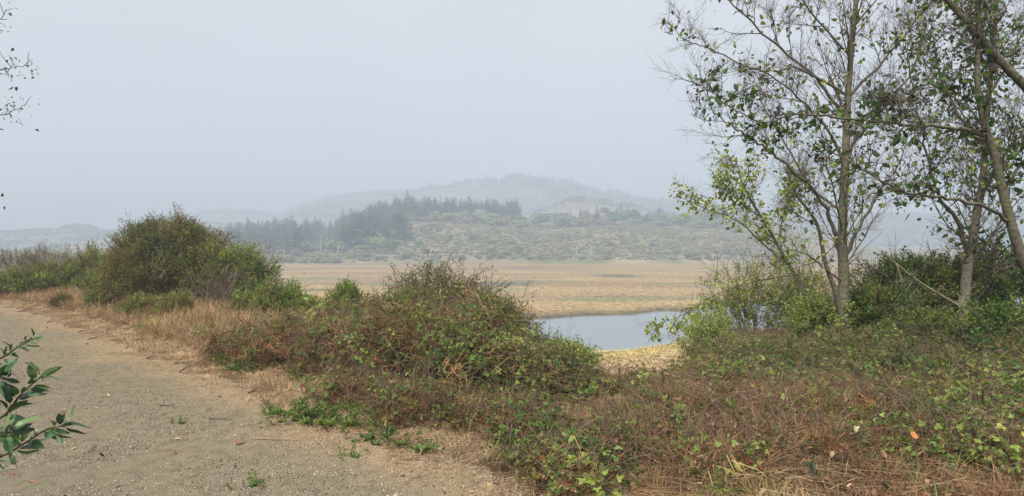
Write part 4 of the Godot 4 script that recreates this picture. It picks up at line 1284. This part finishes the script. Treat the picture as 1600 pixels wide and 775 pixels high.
	tree("alder_sapling", "pale leaved sapling with one thin bare branch stretched towards the hill", Vector3(5.0, -0.6, -11.4),
		[[[Vector3(5.00, -0.90, -11.40), Vector3(4.99, -0.02, -11.40), Vector3(4.86, 0.86, -11.40), Vector3(4.65, 1.29, -11.40), Vector3(4.43, 1.68, -11.40), Vector3(4.13, 2.17, -11.40), Vector3(3.93, 2.55, -11.40), Vector3(3.82, 2.93, -11.40)], 0.05, 0.008, 16, 0.7, 0.45, 0.35, 0.3]],
		[[[Vector3(4.77, 1.07, -11.40), Vector3(4.30, 1.43, -11.20), Vector3(3.75, 1.88, -11.10), Vector3(3.29, 2.05, -11.00), Vector3(2.97, 2.17, -11.00), Vector3(2.76, 2.30, -11.00)], 0.024, 0.004, 6, 0.3, 0.22, 0.35, 0.3],
		[[Vector3(4.54, 1.51, -11.40), Vector3(4.69, 2.06, -11.50), Vector3(4.89, 2.51, -11.60)], 0.02, 0.006, 10, 0.5, 0.35, 0.35],
		[[Vector3(4.26, 1.95, -11.40), Vector3(3.79, 2.27, -11.30), Vector3(3.52, 2.59, -11.20)], 0.018, 0.005, 9, 0.45, 0.3, 0.35],
		[[Vector3(4.82, 0.97, -11.40), Vector3(4.01, 0.88, -11.00), Vector3(3.32, 0.69, -10.80), Vector3(2.75, 0.40, -10.60), Vector3(2.22, 0.21, -10.50)], 0.018, 0.004, 8, 0.4, 0.28, 0.25]],
		Color(0.16, 0.14, 0.115), 1900, 0.075, fresh, 120)

	# a tree out of the frame by the trail reaches in with a few thin branches
	tree("overhanging_tree", "twiggy branches with small leaves hanging in from the picture's edge", Vector3(-6.7, 0.0, -5.2),
		[[[Vector3(-6.7, -0.1, -5.2), Vector3(-6.6, 1.0, -5.3), Vector3(-6.4, 2.2, -5.5), Vector3(-6.3, 3.4, -5.7), Vector3(-6.2, 5.0, -5.8)], 0.09, 0.02, 8, 0.5, 0.4, 0.3, 0.4]],
		[[[Vector3(-6.38, 2.3, -5.52)] + [Vector3(-5.69, 2.65, -6.00), Vector3(-5.28, 2.87, -6.00), Vector3(-4.93, 3.09, -6.00), Vector3(-4.59, 3.11, -6.00), Vector3(-4.46, 3.13, -6.00), Vector3(-4.30, 3.16, -6.00)], 0.02, 0.003, 9, 0.22, 0.16, 0.15, 0.45],
		[[Vector3(-6.4, 2.0, -5.47)] + [Vector3(-5.69, 2.36, -6.00), Vector3(-5.17, 2.53, -6.00), Vector3(-4.82, 2.65, -6.00), Vector3(-4.59, 2.70, -6.00), Vector3(-4.47, 2.74, -6.00), Vector3(-4.37, 2.79, -6.00)], 0.016, 0.0025, 6, 0.14, 0.1, 0.2, 0.6],
		[[Vector3(-6.33, 3.1, -5.64)] + [Vector3(-5.68, 3.27, -6.00), Vector3(-5.10, 3.39, -6.00), Vector3(-4.81, 3.50, -6.00), Vector3(-4.58, 3.56, -6.00), Vector3(-4.54, 3.64, -6.00)], 0.016, 0.0025, 5, 0.16, 0.12, 0.2, 0.6],
		[[Vector3(-6.45, 1.6, -5.4)] + [Vector3(-5.70, 1.84, -6.00), Vector3(-5.12, 1.87, -6.00), Vector3(-4.83, 1.89, -6.00), Vector3(-4.63, 1.91, -6.00)], 0.014, 0.0025, 3, 0.1, 0.08, 0.2, 0.7]],
		Color(0.16, 0.14, 0.115), 190, 0.034, deep, 0, {"level": 0})

	# a dead branch leans across the second trunk
	var b := Builder.new()
	var pts := smooth([Vector3(4.98, 1.43, -9.00), Vector3(5.39, 1.05, -8.90), Vector3(5.83, 0.75, -8.80), Vector3(5.97, 0.70, -8.80), Vector3(6.24, 0.51, -8.70), Vector3(6.47, 0.33, -8.60), Vector3(6.79, -0.02, -8.40)], 5)
	b.tube(pts, 0.01, 0.034, 7, Color(0.24, 0.2, 0.16), 1.0, 0.08)
	rng.seed = 5
	offshoots(b, pts, 0.02, 0.03, 0.05, 0.6, 9, 0.3, 0.35, 0.2, 1, [], Color(0.26, 0.22, 0.18))
	tag(part("dead_branch", b.mesh(M.bark), self), "pale dead branch leaning down across the second tree trunk", "branch")

	# the shrub whose shoots reach in low beside the trail
	var waxy := []
	rng.seed = 77
	for c in [Color(0.05, 0.115, 0.045), Color(0.075, 0.15, 0.05), Color(0.045, 0.09, 0.05), Color(0.11, 0.19, 0.06)]:
		for s in [broad_leaf(4, 0.36, 0.2), broad_leaf(5, 0.42, 0.35), broad_leaf(6, 0.33, 0.05)]: waxy.append(tinted(s, c, M.waxy))
	var shrub := thing("trailside_shrub", Vector3(-2.75, 0.0, -2.0), "glossy green shoots with long leaves reaching over the path's near corner", "shrub")
	var shoots := [[Vector3(-2.62, 0.67, -2.40), Vector3(-2.22, 0.86, -2.40), Vector3(-1.99, 0.95, -2.40), Vector3(-1.85, 0.95, -2.40), Vector3(-1.77, 1.04, -2.40), Vector3(-1.70, 1.10, -2.40)], [Vector3(-2.62, 0.67, -2.40), Vector3(-2.20, 0.77, -2.40), Vector3(-1.97, 0.78, -2.40), Vector3(-1.85, 0.81, -2.40), Vector3(-1.76, 0.86, -2.40), Vector3(-1.68, 0.91, -2.40), Vector3(-1.62, 0.92, -2.40)], [Vector3(-2.73, 0.63, -2.50), Vector3(-2.34, 0.95, -2.50), Vector3(-2.07, 1.10, -2.50), Vector3(-1.92, 1.15, -2.50), Vector3(-1.86, 1.19, -2.50), Vector3(-1.80, 1.22, -2.50)], [Vector3(-2.51, 0.71, -2.30), Vector3(-2.15, 0.74, -2.30), Vector3(-1.91, 0.87, -2.30), Vector3(-1.80, 0.92, -2.30), Vector3(-1.73, 0.93, -2.30)], [Vector3(-2.56, 0.69, -2.35), Vector3(-2.17, 0.99, -2.35), Vector3(-1.97, 1.08, -2.35), Vector3(-1.85, 1.11, -2.35), Vector3(-1.79, 1.10, -2.35)], [Vector3(-2.62, 0.67, -2.40), Vector3(-2.36, 1.07, -2.40), Vector3(-2.21, 1.35, -2.40), Vector3(-2.10, 1.49, -2.40)], [Vector3(-2.40, 0.74, -2.20), Vector3(-2.24, 1.20, -2.20), Vector3(-2.15, 1.50, -2.20)]]
	for i in shoots.size():
		var q := []
		for v in shoots[i]: q.append(v - shrub.position)
		q[0] = Vector3(rnd(-0.08, 0.08), -0.03, rnd(-0.08, 0.08))
		q = smooth(q, 5)
		b = Builder.new()
		b.tube(q, 0.008, 0.002, 6, Color(0.13, 0.10, 0.07))
		part("shoot", b.mesh(M.bark), shrub)
		var k := q.size()
		for j in 34:
			var f := lerpf(0.42, 1.0, j / 33.0)
			var a := clampi(int(f * (k - 1)), 0, k - 2)
			var tan: Vector3 = (q[a + 1] - q[a]).normalized()
			var out := tan.cross(rvec()).normalized()
			var d := (tan * rnd(0.35, 0.9) + out + Vector3(0, 0.15, 0)).normalized()
			var sz := rnd(0.045, 0.085)
			if i == 2: sz *= 0.55
			part("leaf", waxy[rng.randi() % waxy.size()], shrub, Transform3D(along(d, sz), q[a].lerp(q[a + 1], f * (k - 1) - a) + d * 0.012))

# ------------------------------------------------------------------ small plants and fallen leaves
func build_small() -> void:
	rng.seed = 660
	var kinds := []
	for i in 4: kinds.append(rosette(700 + i, 17, 0.07, 0.034))
	var tones := [Color(0.10, 0.18, 0.035), Color(0.16, 0.23, 0.05), Color(0.08, 0.145, 0.035)]
	var spots := [
		[Vector3(-2.13, 0.00, -6.02), 1.2, "broad leaved green weed at the trail edge, closest to the bend"], [Vector3(-1.88, 0.00, -5.77), 1.4, "broad leaved green weed second along the trail edge"], [Vector3(-1.76, 0.00, -5.93), 1.2, "green weed rising between dry stalks by the trail edge"],
		[Vector3(-1.54, 0.00, -5.73), 1.3, "green weed with wide leaves where the trail edge turns"], [Vector3(-1.38, 0.00, -5.61), 1.2, "small green weed last of the row at the trail edge"], [Vector3(-1.13, 0.00, -5.22), 1.1, "bluish feathery weed on bare dirt beside the trail"],
		[Vector3(-0.73, 0.00, -5.00), 1.1, "tiny green weed in trampled straw at the path's end"], [Vector3(-1.14, 0.00, -4.82), 0.7, "seedling on the gravel beside the trampled straw"], [Vector3(-2.83, 0.00, -5.69), 0.6, "thin green tuft growing in the middle of the trail"],
		[Vector3(-1.66, 0.00, -4.25), 0.6, "thin green tuft in the gravel low in the picture"], [Vector3(-2.19, 0.00, -7.29), 1.6, "green weed in brown bramble stems above the trail edge"], [Vector3(-3.20, 0.00, -7.92), 1.4, "grey green weed at the foot of the reddish bramble"],
		[Vector3(2.17, 0.00, -4.25), 2.8, "dark bluish leaved plant in dead grass beside a pale yellow leaf"], [Vector3(3.12, 0.00, -5.22), 1.6, "green plant in tangled stalks under the thick bramble"], [Vector3(1.85, 0.00, -5.06), 1.2, "small green plant in the brown grass of the bank"],
		[Vector3(1.14, 0.00, -5.61), 1.5, "fresh green plant below the dip at the river view"], [Vector3(1.47, 0.00, -6.20), 1.7, "fern like yellow green plant on the bank crest by the river view"], [Vector3(0.68, 0.00, -4.41), 1.3, "green plant in the low bramble patch beside the path's end"],
		[Vector3(3.03, 0.00, -4.48), 1.4, "green plant in tangled straw near the picture's bottom"], [Vector3(2.77, 0.00, -6.15), 1.6, "green plant on the bank below the taller tree"]]
	for i in spots.size():
		var p: Vector3 = spots[i][0]
		p.y = ground_y(p.x, p.z) + 0.012
		var o := thing("weed", p, spots[i][2], "weed", "weeds")
		var tone: Color = tones[i % 3] if i != 12 else Color(0.06, 0.115, 0.06)
		var wk := Copies.new()
		for k in int(10.0 * spots[i][1]):
			wk.add(along(Vector3.UP + rvec() * 0.7, rnd(0.3, 0.7) * minf(spots[i][1], 1.3)), Vector3(rnd(-0.17, 0.17), 0, rnd(-0.13, 0.13)) * spots[i][1], vary(tone, 0.25))
		scatter("shoots", S.sprout[i % 3], wk, o)
		for k in (3 if spots[i][1] > 1.0 else 1):
			part("rosette", tinted(kinds[(i + k) % 4], vary(tone, 0.15), M.leaf), o, Transform3D(Basis(Vector3.UP, rnd(0, TAU)).scaled(Vector3.ONE * spots[i][1] * rnd(0.5, 1.15)), Vector3(rnd(-0.16, 0.16), 0, rnd(-0.12, 0.12)) * (1.0 if k else 0.0)))
	var dead := [broad_leaf(41, 0.5, 0.5), broad_leaf(42, 0.6, -0.45), broad_leaf(43, 0.45, 0.8)]
	var fallen := [
		[Vector3(-2.66, 0.00, -5.22), 0.085, Color(0.55, 0.37, 0.18), "tan fallen leaf lying flat near the middle of the trail"], [Vector3(-2.11, 0.00, -5.08), 0.095, Color(0.22, 0.10, 0.06), "reddish brown curled leaf on the gravel, trail edge side"],
		[Vector3(-3.90, 0.00, -6.20), 0.06, Color(0.5, 0.36, 0.2), "small pale fallen leaf far up the middle of the trail"], [Vector3(-3.16, 0.00, -6.20), 0.06, Color(0.48, 0.36, 0.22), "small pale leaf beside the dark twig up the trail"],
		[Vector3(-3.28, 0.00, -5.01), 0.07, Color(0.4, 0.2, 0.11), "brown leaf beside the glossy shoots"], [Vector3(-2.46, 0.00, -4.85), 0.05, Color(0.16, 0.08, 0.05), "dark shrivelled leaf below the tan leaf"],
		[Vector3(-3.79, 0.00, -6.92), 0.05, Color(0.2, 0.12, 0.07), "dark small leaf where the trail narrows"], [Vector3(-4.03, 0.00, -6.65), 0.05, Color(0.5, 0.38, 0.22), "straw coloured leaf alone far up the trail"],
		[Vector3(2.32, 0.00, -4.46), 0.105, Color(0.5, 0.52, 0.27), "pale yellow green leaf on the bluish leaved plant"], [Vector3(3.97, 0.00, -6.75), 0.1, Color(0.6, 0.52, 0.3), "cream yellow leaf caught in the leafy bramble"],
		[Vector3(3.44, 0.00, -5.43), 0.12, Color(0.33, 0.19, 0.09), "large orange brown leaf on tangled stalks under the thick bramble"], [Vector3(2.10, 0.00, -4.97), 0.08, Color(0.6, 0.42, 0.22), "tan curled leaf in the dead grass of the bank"],
		[Vector3(2.73, 0.00, -4.43), 0.12, Color(0.30, 0.14, 0.07), "long reddish leaf lying low in the tangled straw"], [Vector3(4.19, 0.00, -7.99), 0.13, Color(0.38, 0.10, 0.05), "bright rust red leaf at the foot of the thicket"],
		[Vector3(3.48, 0.00, -5.85), 0.12, Color(0.4, 0.27, 0.13), "withered hanging brown leaf between bramble stems"], [Vector3(2.54, 0.00, -4.17), 0.1, Color(0.36, 0.17, 0.07), "orange brown leaf at the very bottom of the bank"],
		[Vector3(-3.35, 0.00, -4.45), 0.08, Color(0.22, 0.08, 0.055), "dark red leaf in the corner litter by the path"], [Vector3(-3.14, 0.00, -4.30), 0.08, Color(0.33, 0.14, 0.09), "red brown leaf in the corner litter, farther out on gravel"]]
	for e in fallen:
		var p: Vector3 = e[0]
		var off := off_trail(p.x, p.z) > 1.0
		p.y = ground_y(p.x, p.z) + (0.25 if off else 0.022)
		var o := part("fallen_leaf", tinted(pick(dead), e[2], M.dry), self)
		o.transform = Transform3D(Basis(Vector3.UP, rnd(0, TAU)) * Basis(Vector3.RIGHT, -1.25 if off else -1.45) * Basis().scaled(Vector3.ONE * e[1] * (0.66 if off else 0.7)), p)
		tag(o, e[3], "leaf", "fallen leaves")
	for i in 5:
		var p: Vector3 = [Vector3(-3.25, 0.00, -6.27), Vector3(-3.16, 0.00, -5.00), Vector3(-2.55, 0.00, -5.81), Vector3(-1.86, 0.00, -5.22), Vector3(-1.43, 0.00, -5.03)][i]
		p.y = 0.02
		var b := Builder.new()
		var a := rnd(0, TAU)
		var d: Vector3 = Vector3(cos(a), 0, sin(a)) * [0.09, 0.1, 0.11, 0.2, 0.24][i]
		b.tube([-d, -d * 0.3 + Vector3(0.01, 0.004, 0.01), d * 0.4, d + Vector3(0, 0.004, 0.012)], 0.0055, 0.003, 5, [Color(0.09, 0.065, 0.05), Color(0.11, 0.08, 0.06), Color(0.1, 0.075, 0.055), Color(0.26, 0.19, 0.13), Color(0.3, 0.22, 0.14)][i])
		var o := part("fallen_twig", b.mesh(M.twig), self)
		o.position = p
		tag(o, ["short dark twig up the trail beside a pale leaf", "short dark twig beside the brown leaf near the glossy shoots", "dark twig on gravel towards the trail edge", "pale twig lying below the trail edge weeds", "longest pale twig on bare dirt near the trampled straw"][i], "twig", "twigs on the trail")
	# litter nobody could count
	var bits := [Copies.new(), Copies.new()]
	for i in 5200:
		var d := exp(rnd(log(3.0), log(15.0)))
		var x := rnd(-0.85, 0.8) * d
		var t := off_trail(x, -d)
		var keep := 0.05
		if t > 0.9: keep = 0.55
		elif t < -2.6: keep = 1.0
		elif t > -0.3: keep = 0.25
		if rng.randf() > keep or -sdist(lip, x, -d) > 1.0: continue
		var s := rnd(0.02, 0.05) * (1.4 if t > 0.9 else 1.0)
		bits[i % 2].add(Basis(Vector3.UP, rnd(0, TAU)) * Basis(Vector3.RIGHT, rnd(-1.9, -1.0)) * Basis().scaled(Vector3.ONE * s), Vector3(x, ground_y(x, -d) + (rnd(0.03, 0.16) if t > 0.9 else 0.02), -d), vary(pick([Color(0.20, 0.10, 0.06), Color(0.28, 0.17, 0.09), Color(0.13, 0.065, 0.045), Color(0.36, 0.25, 0.14)]), 0.3))
	for i in 900:
		var x := rnd(-4.2, -2.9)
		var z := rnd(-5.4, -3.4)
		if off_trail(x, z) > -2.95 + rnd(-0.1, 0.25): continue
		bits[i % 2].add(Basis(Vector3.UP, rnd(0, TAU)) * Basis(Vector3.RIGHT, rnd(-1.9, -1.0)) * Basis().scaled(Vector3.ONE * rnd(0.03, 0.075)), Vector3(x, 0.02 + rnd(0.0, 0.02), z), vary(pick([Color(0.16, 0.06, 0.045), Color(0.22, 0.10, 0.06), Color(0.11, 0.05, 0.04)]), 0.3))
	for j in 2: tag(scatter("leaf_litter", dead[j].mesh(M.dry), bits[j], self), "small brown and red dead leaves littering bank and trail edges", "leaves")

# ------------------------------------------------------------------ scene
func _ready() -> void:
	var cam := Camera3D.new()
	cam.name = "camera"
	cam.fov = 40.80
	cam.near = 0.05
	cam.far = 6000.0
	add_child(cam)
	cam.position = Vector3(0, 1.6, 0)
	cam.rotation = Vector3(-atan(15.5 / 1042.0), 0, 0)
	cam.current = true

	var env := Environment.new()
	env.background_mode = Environment.BG_SKY
	var sky := ProceduralSkyMaterial.new()
	sky.sky_top_color = Color(0.262, 0.279, 0.310).linear_to_srgb()
	sky.sky_horizon_color = Color(0.284, 0.292, 0.314).linear_to_srgb()
	sky.sky_curve = 0.35
	sky.ground_bottom_color = Color(0.10, 0.09, 0.08).linear_to_srgb()
	sky.ground_horizon_color = Color(0.2, 0.21, 0.22).linear_to_srgb()
	sky.sun_angle_max = 1.0
	var cover := noise_tex(61, 0.006, [[0.0, Color(0, 0, 0, 1)], [0.5, Color(0.30, 0.31, 0.33, 1)], [1.0, Color(0.62, 0.61, 0.61, 1)]], 1024, 3)
	cover.height = 512
	sky.sky_cover = cover
	sky.sky_cover_modulate = Color(0.42, 0.42, 0.44, 1.0)
	env.sky = Sky.new()
	env.sky.sky_material = sky
	env.tonemap_mode = Environment.TONE_MAPPER_LINEAR
	env.tonemap_exposure = 2.55
	env.fog_enabled = true
	env.fog_density = 0.0017
	env.fog_light_color = Color(0.89, 0.948, 1.0)
	env.sdfgi_enabled = true
	env.ssao_enabled = true
	env.ssil_enabled = true
	var we := WorldEnvironment.new()
	we.name = "environment"
	we.environment = env
	add_child(we)

	var sun := DirectionalLight3D.new()
	sun.name = "sun"
	sun.light_energy = 0.95
	sun.light_color = Color(1.0, 0.975, 0.95)
	sun.light_angular_distance = 25.0
	sun.shadow_enabled = true
	add_child(sun)
	sun.rotation_degrees = Vector3(-58, -28, 0)

	na.seed = 4
	na.frequency = 0.01
	na.fractal_octaves = 3
	nb.seed = 9
	nb.frequency = 0.02
	nb.fractal_octaves = 4
	make_materials()
	M.crossarm = StandardMaterial3D.new()
	M.crossarm.albedo_color = Color(0.45, 0.41, 0.37).linear_to_srgb()
	build_far()
	make_sprigs()
	build_ground()
	build_trees()
	build_bushes()
	build_small()
	build_cover()
